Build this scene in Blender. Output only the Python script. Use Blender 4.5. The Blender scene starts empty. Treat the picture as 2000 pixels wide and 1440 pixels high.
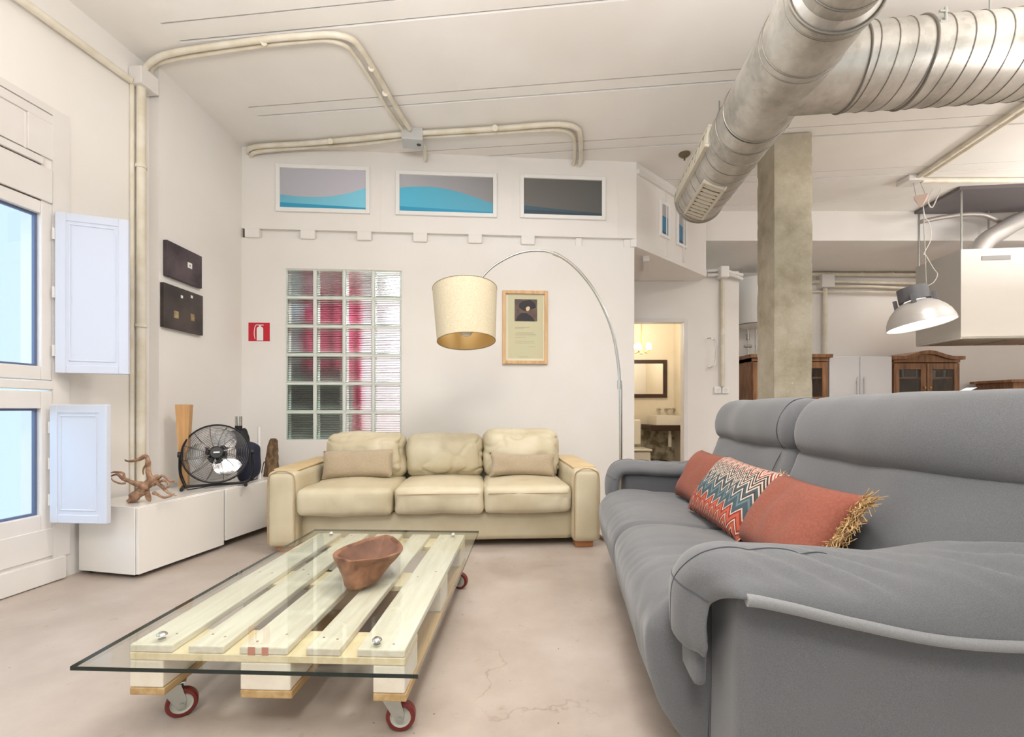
import bpy, bmesh, math, random
from mathutils import Vector, Matrix, noise
S = bpy.context.scene
COL = S.collection
PI = math.pi
R = math.radians

# ------------------------------------------------------------------ camera
H = 0.93            # eye height
FX = 900.0          # focal length in pixels of a 2000 px wide frame
cam = bpy.data.cameras.new('camera')
cam.sensor_width = 36.0
cam.lens = FX / 2000.0 * 36.0
cam.shift_y = 78.0 / 2000.0
cam.clip_start = 0.02
co = bpy.data.objects.new('camera', cam)
co.location = (0, 0, H)
co.rotation_euler = (R(90), 0, 0)
COL.objects.link(co)
S.camera = co

# ------------------------------------------------------------------ world, lights, exposure
S.view_settings.view_transform = 'Standard'
S.view_settings.look = 'None'
S.view_settings.gamma = 1.0
S.view_settings.use_curve_mapping = False
S.view_settings.exposure = 1.12
W = bpy.data.worlds.new('sky')
S.world = W
W.use_nodes = True
bg = W.node_tree.nodes['Background']
bg.inputs[0].default_value = (0.72, 0.92, 1.0, 1)
bg.inputs[1].default_value = 0.5

def area_light(name, loc, size, power, col, rot=(0, 0, 0), size_y=None):
    d = bpy.data.lights.new(name, 'AREA')
    d.energy = power
    d.color = col
    d.size = size
    if size_y:
        d.shape = 'RECTANGLE'
        d.size_y = size_y
    o = bpy.data.objects.new(name, d)
    o.location = loc
    o.rotation_euler = rot
    COL.objects.link(o)
    return o
WARM = (1.0, 0.962, 0.938)
UP = (math.pi, 0, 0)
# unseen fill lights, added to brighten the ceiling, walls, kitchen and back room
area_light('bounce_fill', (-0.5, 0.5, 2.15), 1.2, 42, WARM, UP)  # added, faces up to bounce soft light off the ceiling
area_light('bounce_fill', (3.4, 1.2, 2.15), 1.2, 44, WARM, UP)
area_light('bounce_fill', (6.0, 3.0, 2.15), 1.2, 42, WARM, UP)
area_light('overhead_fill', (0.2, 2.0, 3.12), 0.5, 16, WARM)  # added overhead fill, stands for no known fixture
area_light('overhead_fill', (-0.2, -0.9, 2.9), 0.9, 30, WARM)
area_light('overhead_fill', (3.6, 3.2, 3.12), 0.5, 9, WARM)
area_light('kitchen_fill', (5.3, 5.9, 2.84), 0.6, 2, (1.0, 0.93, 0.88))  # added under the beam to brighten the kitchen
area_light('back_room_light', (-1.0, 4.75, 2.36), 0.5, 30, (1.0, 0.97, 0.98))  # unseen, added to light what shows through the glass blocks
# daylight falling through the left window
area_light('window_daylight', (-3.9, 0.9, 1.7), 1.8, 19, (0.48, 0.68, 1.0), (0, R(-90), R(6)))

# ------------------------------------------------------------------ materials
_M = {}
def newmat(name):
    m = bpy.data.materials.new(name)
    m.use_nodes = True
    nt = m.node_tree
    return m, nt, nt.nodes['Principled BSDF']

def N(nt, t, **kw):
    n = nt.nodes.new(t)
    for k, v in kw.items():
        if k in ('operation', 'blend_type', 'wave_type', 'bands_direction', 'feature', 'noise_dimensions',
                 'data_type', 'clamp', 'interpolation', 'wave_profile', 'rings_direction'):
            setattr(n, k, v)
        else:
            n.inputs[k].default_value = v
    return n

def col4(c):
    return (c[0], c[1], c[2], 1.0)

def srgb(r, g, b):
    f = lambda v: (v / 255.0 / 12.92) if v / 255.0 <= 0.04045 else ((v / 255.0 + 0.055) / 1.055) ** 2.4
    return (f(r), f(g), f(b))

def coords(nt, scale=(1, 1, 1), out='Object'):
    tc = nt.nodes.new('ShaderNodeTexCoord')
    mp = nt.nodes.new('ShaderNodeMapping')
    mp.inputs['Scale'].default_value = scale
    nt.links.new(tc.outputs[out], mp.inputs['Vector'])
    return mp.outputs['Vector']

def ramp(nt, fac, stops, interp='LINEAR'):
    r = nt.nodes.new('ShaderNodeValToRGB')
    r.color_ramp.interpolation = interp
    el = r.color_ramp.elements
    while len(el) < len(stops):
        el.new(0.5)
    for e, (p, c) in zip(el, stops):
        e.position = p
        e.color = col4(c) if len(c) == 3 else c
    nt.links.new(fac, r.inputs['Fac'])
    return r.outputs['Color']

def mat(name, c, rough=0.6, metal=0.0, c2=None, nscale=6.0, bump=0.0, bscale=40.0, stretch=(1, 1, 1),
        spec=0.5, emit=None, estr=0.0, detail=4.0, lo=0.35, hi=0.65, sheen=0.0, coat=0.0):
    if name in _M:
        return _M[name]
    m, nt, b = newmat(name)
    b.inputs['Base Color'].default_value = col4(c)
    b.inputs['Roughness'].default_value = rough
    b.inputs['Metallic'].default_value = metal
    b.inputs['Specular IOR Level'].default_value = spec
    if sheen:
        b.inputs['Sheen Weight'].default_value = sheen
    if coat:
        b.inputs['Coat Weight'].default_value = coat
    if emit:
        b.inputs['Emission Color'].default_value = col4(emit)
        b.inputs['Emission Strength'].default_value = estr
    if c2 is not None or bump:
        v = coords(nt, stretch)
    if c2 is not None:
        n = N(nt, 'ShaderNodeTexNoise', Scale=nscale, Detail=detail)
        nt.links.new(v, n.inputs['Vector'])
        nt.links.new(ramp(nt, n.outputs['Fac'], [(lo, c), (hi, c2)]), b.inputs['Base Color'])
    if bump:
        n = N(nt, 'ShaderNodeTexNoise', Scale=bscale, Detail=3.0)
        nt.links.new(v, n.inputs['Vector'])
        bp = N(nt, 'ShaderNodeBump', Strength=bump, Distance=0.01)
        nt.links.new(n.outputs['Fac'], bp.inputs['Height'])
        nt.links.new(bp.outputs['Normal'], b.inputs['Normal'])
    _M[name] = m
    return m

WALLC = srgb(240, 236, 231)
M_wall = mat('painted_plaster', WALLC, 0.75, c2=srgb(236, 231, 225), nscale=1.3, bump=0.10, bscale=14)
M_ceil = mat('ceiling_paint', srgb(243, 240, 236), 0.8, c2=srgb(238, 234, 229), nscale=1.6, bump=0.12, bscale=9)
M_trim = mat('white_paint', srgb(232, 228, 224), 0.45, c2=srgb(226, 221, 216), nscale=3, bump=0.04, bscale=30)
M_crack = mat('dark_joint', srgb(95, 84, 74), 0.9)
M_bath = mat('cream_bath_wall', srgb(232, 222, 202), 0.7, c2=srgb(226, 214, 192), nscale=2)
M_conduit = mat('cream_conduit_paint', srgb(234, 227, 212), 0.5, c2=srgb(220, 210, 188), nscale=9, bump=0.1, bscale=30)
M_shutter = mat('gloss_white_shutter', srgb(212, 217, 230), 0.35)  # bluish cast of the window light is put into this white
M_lacq = mat('white_lacquer', srgb(238, 234, 228), 0.12, spec=0.6)
M_black = mat('black_plastic', srgb(22, 22, 26), 0.4)
M_blackmetal = mat('black_metal', srgb(26, 26, 30), 0.35, metal=0.3)
M_navy = mat('navy_fabric', srgb(32, 36, 58), 0.7)
M_chrome = mat('brushed_steel', srgb(205, 203, 198), 0.25, metal=1.0)
M_alu = mat('polished_aluminium', srgb(225, 225, 225), 0.18, metal=1.0)
M_zinc = mat('zinc_plate', srgb(176, 178, 172), 0.35, metal=0.75)
M_redwheel = mat('dark_red_rubber', srgb(112, 34, 30), 0.35)
M_white = mat('plain_white', srgb(240, 238, 235), 0.5)
M_porc = mat('white_porcelain', srgb(240, 234, 220), 0.15)
M_cord = mat('white_cord', srgb(225, 220, 212), 0.5)

# galvanised steel
def make_galv():
    m, nt, b = newmat('galvanised_steel')
    v = coords(nt)
    vo = N(nt, 'ShaderNodeTexVoronoi', Scale=38.0)
    nt.links.new(v, vo.inputs['Vector'])
    n = N(nt, 'ShaderNodeTexNoise', Scale=5.0, Detail=5.0)
    nt.links.new(v, n.inputs['Vector'])
    mx = N(nt, 'ShaderNodeMix', data_type='FLOAT')
    mx.inputs[0].default_value = 0.88
    nt.links.new(vo.outputs['Color'], mx.inputs[2])
    nt.links.new(n.outputs['Fac'], mx.inputs[3])
    nt.links.new(ramp(nt, mx.outputs[0], [(0.25, srgb(150, 146, 138)), (0.5, srgb(186, 182, 174)), (0.75, srgb(206, 204, 198))]), b.inputs['Base Color'])
    nt.links.new(ramp(nt, mx.outputs[0], [(0.2, (0.52,) * 3), (0.8, (0.36,) * 3)]), b.inputs['Roughness'])
    b.inputs['Metallic'].default_value = 0.72
    return m
M_galv = make_galv()
M_seam = mat('seam_steel', srgb(135, 130, 122), 0.45, metal=0.7)

def make_floor():
    m, nt, b = newmat('worn_concrete_floor')
    v = coords(nt)
    n1 = N(nt, 'ShaderNodeTexNoise', Scale=1.6, Detail=8.0, Roughness=0.62)
    n2 = N(nt, 'ShaderNodeTexNoise', Scale=26.0, Detail=5.0)
    n3 = N(nt, 'ShaderNodeTexNoise', Scale=11.0, Detail=6.0, Roughness=0.75)
    for n in (n1, n2, n3):
        nt.links.new(v, n.inputs['Vector'])
    base = ramp(nt, n1.outputs['Fac'], [(0.3, srgb(160, 146, 134)), (0.5, srgb(180, 167, 156)), (0.7, srgb(196, 185, 177))])
    spots = ramp(nt, n3.outputs['Fac'], [(0.60, (0, 0, 0)), (0.76, (0.8, 0.8, 0.8))])
    mx = N(nt, 'ShaderNodeMix', data_type='RGBA')
    nt.links.new(spots, mx.inputs[0])
    nt.links.new(base, mx.inputs[6])
    mx.inputs[7].default_value = col4(srgb(150, 128, 108))
    # fine hair cracks, broken up by a noise mask
    vo = N(nt, 'ShaderNodeTexVoronoi', Scale=1.15, feature='DISTANCE_TO_EDGE')
    nd = N(nt, 'ShaderNodeTexNoise', Scale=5.0, Detail=6.0)
    nt.links.new(v, nd.inputs['Vector'])
    ad = N(nt, 'ShaderNodeVectorMath', operation='MULTIPLY_ADD')
    nt.links.new(nd.outputs['Color'], ad.inputs[0])
    ad.inputs[1].default_value = (0.35, 0.35, 0.35)
    nt.links.new(v, ad.inputs[2])
    nt.links.new(ad.outputs[0], vo.inputs['Vector'])
    cr = ramp(nt, vo.outputs['Distance'], [(0.0, (1, 1, 1)), (0.006, (0, 0, 0))])
    nm = N(nt, 'ShaderNodeTexNoise', Scale=1.1, Detail=3.0)
    nt.links.new(v, nm.inputs['Vector'])
    msk = ramp(nt, nm.outputs['Fac'], [(0.5, (0, 0, 0)), (0.6, (0.5, 0.5, 0.5))])
    mu = N(nt, 'ShaderNodeMix', data_type='RGBA', blend_type='MULTIPLY')
    mu.inputs[0].default_value = 1.0
    nt.links.new(cr, mu.inputs[6])
    nt.links.new(msk, mu.inputs[7])
    m2 = N(nt, 'ShaderNodeMix', data_type='RGBA')
    nt.links.new(mu.outputs[2], m2.inputs[0])
    nt.links.new(mx.outputs[2], m2.inputs[6])
    m2.inputs[7].default_value = col4(srgb(116, 96, 80))
    # small dark specks
    v2 = N(nt, 'ShaderNodeTexNoise', Scale=48.0, Detail=2.0)
    nt.links.new(v, v2.inputs['Vector'])
    sp = ramp(nt, v2.outputs['Fac'], [(0.74, (0, 0, 0)), (0.78, (1, 1, 1))])
    m3 = N(nt, 'ShaderNodeMix', data_type='RGBA')
    nt.links.new(sp, m3.inputs[0])
    nt.links.new(m2.outputs[2], m3.inputs[6])
    m3.inputs[7].default_value = col4(srgb(100, 82, 68))
    nt.links.new(m3.outputs[2], b.inputs['Base Color'])
    nt.links.new(ramp(nt, n1.outputs['Fac'], [(0.3, (0.30,) * 3), (0.7, (0.46,) * 3)]), b.inputs['Roughness'])
    bp = N(nt, 'ShaderNodeBump', Strength=0.18, Distance=0.004)
    nt.links.new(n2.outputs['Fac'], bp.inputs['Height'])
    nt.links.new(bp.outputs['Normal'], b.inputs['Normal'])
    return m
M_floor = make_floor()

def make_concrete():
    m, nt, b = newmat('raw_concrete')
    v = coords(nt)
    n1 = N(nt, 'ShaderNodeTexNoise', Scale=3.2, Detail=9.0, Roughness=0.65)
    n2 = N(nt, 'ShaderNodeTexNoise', Scale=40.0, Detail=6.0, Roughness=0.7)
    for n in (n1, n2):
        nt.links.new(v, n.inputs['Vector'])
    base = ramp(nt, n1.outputs['Fac'], [(0.28, srgb(146, 136, 114)), (0.5, srgb(178, 169, 148)), (0.72, srgb(198, 191, 174))])
    sp = ramp(nt, n2.outputs['Fac'], [(0.62, (0, 0, 0)), (0.72, (1, 1, 1))])
    mx = N(nt, 'ShaderNodeMix', data_type='RGBA')
    nt.links.new(sp, mx.inputs[0])
    nt.links.new(base, mx.inputs[6])
    mx.inputs[7].default_value = col4(srgb(214, 208, 188))
    nt.links.new(mx.outputs[2], b.inputs['Base Color'])
    b.inputs['Roughness'].default_value = 0.9
    bp = N(nt, 'ShaderNodeBump', Strength=0.5, Distance=0.006)
    nt.links.new(n2.outputs['Fac'], bp.inputs['Height'])
    nt.links.new(bp.outputs['Normal'], b.inputs['Normal'])
    return m
M_conc = make_concrete()
M_patch = mat('bare_stone_wall', srgb(150, 136, 106), 0.9, c2=srgb(208, 198, 172), nscale=9, detail=8, bump=0.6, bscale=30, lo=0.42, hi=0.56)

def make_wood(name, dark, light, axis=(1, 12, 12), knots=0.0, rough=0.5, nscale=3.0):
    m, nt, b = newmat(name)
    v = coords(nt, axis)
    n = N(nt, 'ShaderNodeTexNoise', Scale=nscale, Detail=6.0, Distortion=0.6)
    nt.links.new(v, n.inputs['Vector'])
    c = ramp(nt, n.outputs['Fac'], [(0.3, dark), (0.5, tuple((a + q) / 2 for a, q in zip(dark, light))), (0.68, light)])
    nt.links.new(c, b.inputs['Base Color'])
    b.inputs['Roughness'].default_value = rough
    bp = N(nt, 'ShaderNodeBump', Strength=0.15, Distance=0.004)
    nt.links.new(n.outputs['Fac'], bp.inputs['Height'])
    nt.links.new(bp.outputs['Normal'], b.inputs['Normal'])
    return m
M_pallet = make_wood('whitewashed_pine', srgb(214, 205, 184), srgb(232, 226, 212), (14, 1.2, 14))
M_palletend = make_wood('raw_pine', srgb(168, 132, 84), srgb(198, 168, 122), (14, 1.2, 14))
M_palletside = make_wood('thin_washed_pine', srgb(222, 202, 160), srgb(236, 222, 190), (14, 1.2, 14))
M_painted = mat('white_block_paint', srgb(232, 224, 210), 0.6, c2=srgb(222, 210, 192), nscale=12, bump=0.2, bscale=25)
M_walnut = make_wood('brown_cabinet_wood', srgb(120, 80, 52), srgb(178, 130, 92), (10, 10, 1.3), rough=0.35)
M_bowl = make_wood('carved_reddish_wood', srgb(92, 58, 40), srgb(160, 114, 84), (6, 3, 6), rough=0.55, nscale=2.5)
M_frame = make_wood('light_oak_frame', srgb(206, 164, 116), srgb(228, 190, 142), (9, 9, 1.5), rough=0.45)
M_drift = make_wood('driftwood', srgb(112, 78, 58), srgb(190, 154, 124), (6, 6, 6), rough=0.8, nscale=5)
M_bark = make_wood('rough_bark', srgb(66, 48, 34), srgb(148, 120, 88), (12, 12, 5), rough=0.95, nscale=3)
M_tanwood = make_wood('tan_wood', srgb(196, 148, 96), srgb(216, 170, 116), (20, 20, 1), rough=0.5)
M_darkwood = mat('dark_stained_wood', srgb(58, 36, 24), 0.4)
M_foot = mat('orange_wood_foot', srgb(176, 116, 72), 0.5)

def fabric(name, c, c2, weave=420.0, bump=0.35, rough=0.9, sheen=0.3, nscale=130.0):
    m, nt, b = newmat(name)
    v = coords(nt)
    n = N(nt, 'ShaderNodeTexNoise', Scale=nscale, Detail=4.0, Roughness=0.7)
    nt.links.new(v, n.inputs['Vector'])
    nl = N(nt, 'ShaderNodeTexNoise', Scale=3.0, Detail=3.0)
    nt.links.new(v, nl.inputs['Vector'])
    mx = N(nt, 'ShaderNodeMix', data_type='FLOAT')
    mx.inputs[0].default_value = 0.25
    nt.links.new(n.outputs['Fac'], mx.inputs[2])
    nt.links.new(nl.outputs['Fac'], mx.inputs[3])
    nt.links.new(ramp(nt, mx.outputs[0], [(0.38, c), (0.62, c2)]), b.inputs['Base Color'])
    b.inputs['Roughness'].default_value = rough
    b.inputs['Sheen Weight'].default_value = sheen
    n2 = N(nt, 'ShaderNodeTexNoise', Scale=weave, Detail=2.0)
    nt.links.new(v, n2.inputs['Vector'])
    bp = N(nt, 'ShaderNodeBump', Strength=bump, Distance=0.002)
    nt.links.new(n2.outputs['Fac'], bp.inputs['Height'])
    nt.links.new(bp.outputs['Normal'], b.inputs['Normal'])
    return m
M_grey = fabric('grey_woven_fabric', srgb(90, 91, 93), srgb(106, 107, 109), nscale=420.0)
M_greydark = mat('dark_grey_thread', srgb(80, 82, 86), 0.9)
M_greypipe = fabric('grey_piping_fabric', srgb(124, 125, 126), srgb(138, 138, 138), nscale=420.0)
M_rust = fabric('rust_linen', srgb(134, 74, 58), srgb(150, 88, 70), sheen=0.04)
M_straw = mat('straw_fringe', srgb(206, 172, 122), 0.9, c2=srgb(176, 138, 92), nscale=60)
M_beige = fabric('beige_velvet', srgb(170, 152, 126), srgb(186, 168, 140), sheen=0.3)

def make_leather():
    m, nt, b = newmat('cream_leather')
    v = coords(nt)
    n = N(nt, 'ShaderNodeTexNoise', Scale=3.5, Detail=5.0)
    nt.links.new(v, n.inputs['Vector'])
    nt.links.new(ramp(nt, n.outputs['Fac'], [(0.35, srgb(196, 183, 152)), (0.65, srgb(213, 202, 174))]), b.inputs['Base Color'])
    b.inputs['Roughness'].default_value = 0.42
    vo = N(nt, 'ShaderNodeTexVoronoi', Scale=160.0)
    nt.links.new(v, vo.inputs['Vector'])
    bp = N(nt, 'ShaderNodeBump', Strength=0.12, Distance=0.002)
    nt.links.new(vo.outputs['Distance'], bp.inputs['Height'])
    nt.links.new(bp.outputs['Normal'], b.inputs['Normal'])
    return m
M_leather = make_leather()
M_armtop = mat('yellowed_leather', srgb(220, 196, 150), 0.45, c2=srgb(212, 184, 136), nscale=8)
M_stitch = mat('brown_piping', srgb(176, 148, 110), 0.6)

def make_zigzag():
    m, nt, b = newmat('zigzag_woven_pattern')
    tc = nt.nodes.new('ShaderNodeTexCoord')
    sx = nt.nodes.new('ShaderNodeSeparateXYZ')
    nt.links.new(tc.outputs['Object'], sx.inputs[0])
    pp = N(nt, 'ShaderNodeMath', operation='PINGPONG')
    nt.links.new(sx.outputs['X'], pp.inputs[0])
    pp.inputs[1].default_value = 0.024
    ml = N(nt, 'ShaderNodeMath', operation='MULTIPLY_ADD')
    nt.links.new(pp.outputs[0], ml.inputs[0])
    ml.inputs[1].default_value = 1.7
    nt.links.new(sx.outputs['Y'], ml.inputs[2])
    t = N(nt, 'ShaderNodeMapRange')
    nt.links.new(ml.outputs[0], t.inputs['Value'])
    t.inputs['From Min'].default_value = -0.15
    t.inputs['From Max'].default_value = 0.19
    cr, dk, rd, og, te, pk = srgb(196, 182, 166), srgb(64, 50, 50), srgb(134, 48, 40), srgb(176, 88, 64), srgb(66, 82, 88), srgb(176, 106, 90)
    nt.links.new(ramp(nt, t.outputs[0], [(0.0, dk), (0.04, rd), (0.085, cr), (0.10, og), (0.15, rd), (0.17, cr), (0.19, rd), (0.215, og), (0.27, rd),
                                         (0.31, cr), (0.33, te), (0.42, srgb(98, 118, 122)), (0.46, te), (0.50, cr), (0.525, dk), (0.55, te), (0.60, cr), (0.63, dk), (0.66, cr), (0.69, dk),
                                         (0.72, cr), (0.745, dk), (0.775, cr), (0.80, rd), (0.83, cr), (0.86, pk), (0.885, cr), (0.91, rd), (0.935, cr), (0.96, dk)], 'CONSTANT'), b.inputs['Base Color'])
    b.inputs['Roughness'].default_value = 0.95
    n2 = N(nt, 'ShaderNodeTexNoise', Scale=350.0)
    nt.links.new(tc.outputs['Object'], n2.inputs['Vector'])
    bp = N(nt, 'ShaderNodeBump', Strength=0.4, Distance=0.002)
    nt.links.new(n2.outputs['Fac'], bp.inputs['Height'])
    nt.links.new(bp.outputs['Normal'], b.inputs['Normal'])
    return m
M_zig = make_zigzag()

def clear_glass(name, tint, rough=0.02, ior=1.45):
    m, nt, b = newmat(name)
    out = nt.nodes['Material Output']
    tr = N(nt, 'ShaderNodeBsdfTransparent', Color=col4(tint))
    gl = N(nt, 'ShaderNodeBsdfGlossy', Roughness=rough)
    lw = N(nt, 'ShaderNodeLayerWeight', Blend=0.5)
    pw_ = N(nt, 'ShaderNodeMath', operation='POWER')
    nt.links.new(lw.outputs['Facing'], pw_.inputs[0])
    pw_.inputs[1].default_value = 5.0
    fr = N(nt, 'ShaderNodeMath', operation='MULTIPLY_ADD')
    nt.links.new(pw_.outputs[0], fr.inputs[0])
    fr.inputs[1].default_value = 0.96
    fr.inputs[2].default_value = 0.04
    mx = nt.nodes.new('ShaderNodeMixShader')
    nt.links.new(fr.outputs[0], mx.inputs[0])
    nt.links.new(tr.outputs[0], mx.inputs[1])
    nt.links.new(gl.outputs[0], mx.inputs[2])
    nt.links.new(mx.outputs[0], out.inputs['Surface'])
    nt.nodes.remove(b)
    return m
M_tglass = clear_glass('table_glass', (0.965, 0.985, 0.972))
M_pane = clear_glass('window_glass', (0.97, 0.99, 1.0))
M_cabglass = clear_glass('cabinet_glass', (0.85, 0.83, 0.8), 0.05)
M_tedge = mat('glass_cut_edge', srgb(18, 34, 30), 0.12)

def make_ribbed(name, fac):
    m, nt, b = newmat(name)
    b.inputs['Base Color'].default_value = (0.95, 0.99, 0.965, 1)
    b.inputs['Transmission Weight'].default_value = 1.0
    b.inputs['Roughness'].default_value = 0.06
    b.inputs['IOR'].default_value = 1.45
    v = coords(nt)
    w = N(nt, 'ShaderNodeTexWave', wave_type='BANDS', bands_direction='Z', Scale=fac, Distortion=0.3)
    nt.links.new(v, w.inputs['Vector'])
    bp = N(nt, 'ShaderNodeBump', Strength=0.9, Distance=0.012)
    nt.links.new(w.outputs['Fac'], bp.inputs['Height'])
    nt.links.new(bp.outputs['Normal'], b.inputs['Normal'])
    return m
M_ribh = make_ribbed('ribbed_glass', 20.0)
M_blockrim = mat('pale_green_glass_rim', srgb(222, 234, 222), 0.12, c2=srgb(198, 214, 200), nscale=5, coat=0.5)
M_curtain = mat('pink_cloth', srgb(226, 96, 134), 0.85)
M_mirror = mat('mirror_silver', (0.92, 0.92, 0.9), 0.02, metal=1.0)
M_shade = None
def make_shade():
    m, nt, b = newmat('linen_lamp_shade')
    b.inputs['Base Color'].default_value = col4(srgb(238, 224, 192))
    b.inputs['Roughness'].default_value = 0.9
    v = coords(nt)
    n = N(nt, 'ShaderNodeTexNoise', Scale=120.0, Detail=3.0)
    nt.links.new(v, n.inputs['Vector'])
    nt.links.new(ramp(nt, n.outputs['Fac'], [(0.35, srgb(206, 192, 162)), (0.65, srgb(218, 206, 178))]), b.inputs['Base Color'])
    bp = N(nt, 'ShaderNodeBump', Strength=0.3, Distance=0.002)
    nt.links.new(n.outputs['Fac'], bp.inputs['Height'])
    nt.links.new(bp.outputs['Normal'], b.inputs['Normal'])
    return m
M_shade = make_shade()
M_shadein = mat('shade_lining', srgb(226, 192, 128), 0.8)
M_shadeinner = M_shadein
M_bulb = mat('opal_bulb', srgb(236, 232, 224), 0.2)
M_gold = mat('brass', srgb(206, 168, 96), 0.3, metal=0.9)

# ------------------------------------------------------------------ mesh helpers
class MB:
    """collects shapes into one mesh"""
    def __init__(self):
        self.bm = bmesh.new()
        self.mi = 0
    def _add(self, verts, faces, M=None):
        vs = [self.bm.verts.new(M @ Vector(v) if M else Vector(v)) for v in verts]
        for f in faces:
            try:
                fc = self.bm.faces.new([vs[i] for i in f])
                fc.material_index = self.mi
            except ValueError:
                pass
        return vs
    def box(self, lo, hi, bev=0.0, M=None, seg=2):
        t = bmesh.new()
        bmesh.ops.create_cube(t, size=1.0)
        for v in t.verts:
            v.co = Vector([lo[i] + (v.co[i] + 0.5) * (hi[i] - lo[i]) for i in range(3)])
        if bev:
            bmesh.ops.bevel(t, geom=t.edges[:], offset=bev, segments=seg, profile=0.5, affect='EDGES')
        return self.merge(t, M)
    def merge(self, t, M=None):
        t.verts.ensure_lookup_table()
        idx = {v: i for i, v in enumerate(t.verts)}
        self._add([v.co.copy() for v in t.verts], [[idx[v] for v in f.verts] for f in t.faces], M)
        t.free()
        return self
    def tube(self, pts, r, n=10, caps=True, closed=False, M=None):
        pts = [Vector(p) for p in pts]
        rs = r if isinstance(r, (list, tuple)) else [r] * len(pts)
        L = len(pts)
        tang = []
        for i in range(L):
            if closed:
                d = pts[(i + 1) % L] - pts[i - 1]
            else:
                d = pts[min(i + 1, L - 1)] - pts[max(i - 1, 0)]
            tang.append(d.normalized())
        up = Vector((0, 0, 1)) if abs(tang[0].z) < 0.9 else Vector((1, 0, 0))
        nrm = (up - tang[0] * up.dot(tang[0])).normalized()
        verts, faces = [], []
        for i in range(L):
            if i:
                nrm = nrm - tang[i] * nrm.dot(tang[i])
                nrm.normalize()
            bi = tang[i].cross(nrm)
            for k in range(n):
                a = 2 * PI * k / n
                verts.append(pts[i] + (nrm * math.cos(a) + bi * math.sin(a)) * rs[i])
        m = L if closed else L - 1
        for i in range(m):
            for k in range(n):
                a, b2 = i * n + k, i * n + (k + 1) % n
                c, d = ((i + 1) % L) * n + (k + 1) % n, ((i + 1) % L) * n + k
                faces.append((a, b2, c, d))
        if caps and not closed:
            faces.append(tuple(range(n - 1, -1, -1)))
            faces.append(tuple((L - 1) * n + k for k in range(n)))
        self._add(verts, faces, M)
        return self
    def cyl(self, a, b, r, n=20, r2=None, caps=True):
        return self.tube([a, b], [r, r if r2 is None else r2], n, caps)
    def lathe(self, prof, n=28, c=(0, 0, 0), M=None, closed=False):
        verts, faces = [], []
        for (r, z) in prof:
            for k in range(n):
                a = 2 * PI * k / n
                verts.append((c[0] + max(r, 1e-4) * math.cos(a), c[1] + max(r, 1e-4) * math.sin(a), c[2] + z))
        P = len(prof)
        for i in range(P if closed else P - 1):
            j = (i + 1) % P
            for k in range(n):
                faces.append((i * n + k, i * n + (k + 1) % n, j * n + (k + 1) % n, j * n + k))
        self._add(verts, faces, M)
        return self
    def loft(self, rings, caps=True, M=None, closed=False):
        n = len(rings[0])
        verts = [v for rg in rings for v in rg]
        faces = []
        L = len(rings)
        for i in range(L if closed else L - 1):
            j = (i + 1) % L
            for k in range(n):
                faces.append((i * n + k, i * n + (k + 1) % n, j * n + (k + 1) % n, j * n + k))
        if caps and not closed:
            faces.append(tuple(range(n - 1, -1, -1)))
            faces.append(tuple((L - 1) * n + k for k in range(n)))
        self._add(verts, faces, M)
        return self
    def prism(self, pts, z0, z1, M=None):
        n = len(pts)
        verts = [(p[0], p[1], z0) for p in pts] + [(p[0], p[1], z1) for p in pts]
        faces = [tuple(range(n - 1, -1, -1)), tuple(range(n, 2 * n))] + [(k, (k + 1) % n, n + (k + 1) % n, n + k) for k in range(n)]
        self._add(verts, faces, M)
        return self
    def build(self, name, mats, parent=None, smooth=False, angle=None):
        bmesh.ops.recalc_face_normals(self.bm, faces=self.bm.faces[:])
        me = bpy.data.meshes.new(name)
        self.bm.to_mesh(me)
        self.bm.free()
        for mm in (mats if isinstance(mats, (list, tuple)) else [mats]):
            me.materials.append(mm)
        if smooth:
            for p in me.polygons:
                p.use_smooth = True
            me.set_sharp_from_angle(angle=R(angle if angle else 40))
        o = bpy.data.objects.new(name, me)
        COL.objects.link(o)
        if parent is not None:
            o.parent = parent
        return o

def empty(name, label=None, cat=None, group=None, loc=(0, 0, 0), rotz=0.0, kind=None, rot=None):
    o = bpy.data.objects.new(name, None)
    o.empty_display_size = 0.05
    COL.objects.link(o)
    o.location = loc
    o.rotation_euler = rot if rot else (0, 0, rotz)
    tag(o, label, cat, group, kind)
    return o

def tag(o, label=None, cat=None, group=None, kind=None):
    if label: o['label'] = label
    if cat: o['category'] = cat
    if group: o['group'] = group
    if kind: o['kind'] = kind
    return o

def children(o):
    return [c for c in COL.objects if c.parent is o]

def clone(o, parent=None):
    c = o.copy()
    COL.objects.link(c)
    c.parent = parent
    for ch in [x for x in list(COL.objects) if x.parent == o]:
        if ch is not c:
            clone(ch, c)
    return c

def crom(pts, sub=6, closed=False):
    pts = [Vector(p) for p in pts]
    L = len(pts)
    out = []
    rng = L if closed else L - 1
    for i in range(rng):
        if closed:
            p0, p1, p2, p3 = pts[i - 1], pts[i], pts[(i + 1) % L], pts[(i + 2) % L]
        else:
            p0, p1, p2, p3 = pts[max(i - 1, 0)], pts[i], pts[i + 1], pts[min(i + 2, L - 1)]
        for k in range(sub):
            t = k / sub
            out.append(0.5 * ((2 * p1) + (p2 - p0) * t + (2 * p0 - 5 * p1 + 4 * p2 - p3) * t * t + (3 * p1 - p0 - 3 * p2 + p3) * t ** 3))
    if not closed:
        out.append(pts[-1])
    return out

def nz(p, s, seed=0.0):
    return noise.noise(Vector((p[0] * s + seed, p[1] * s + seed * 1.7, p[2] * s - seed)))

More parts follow.
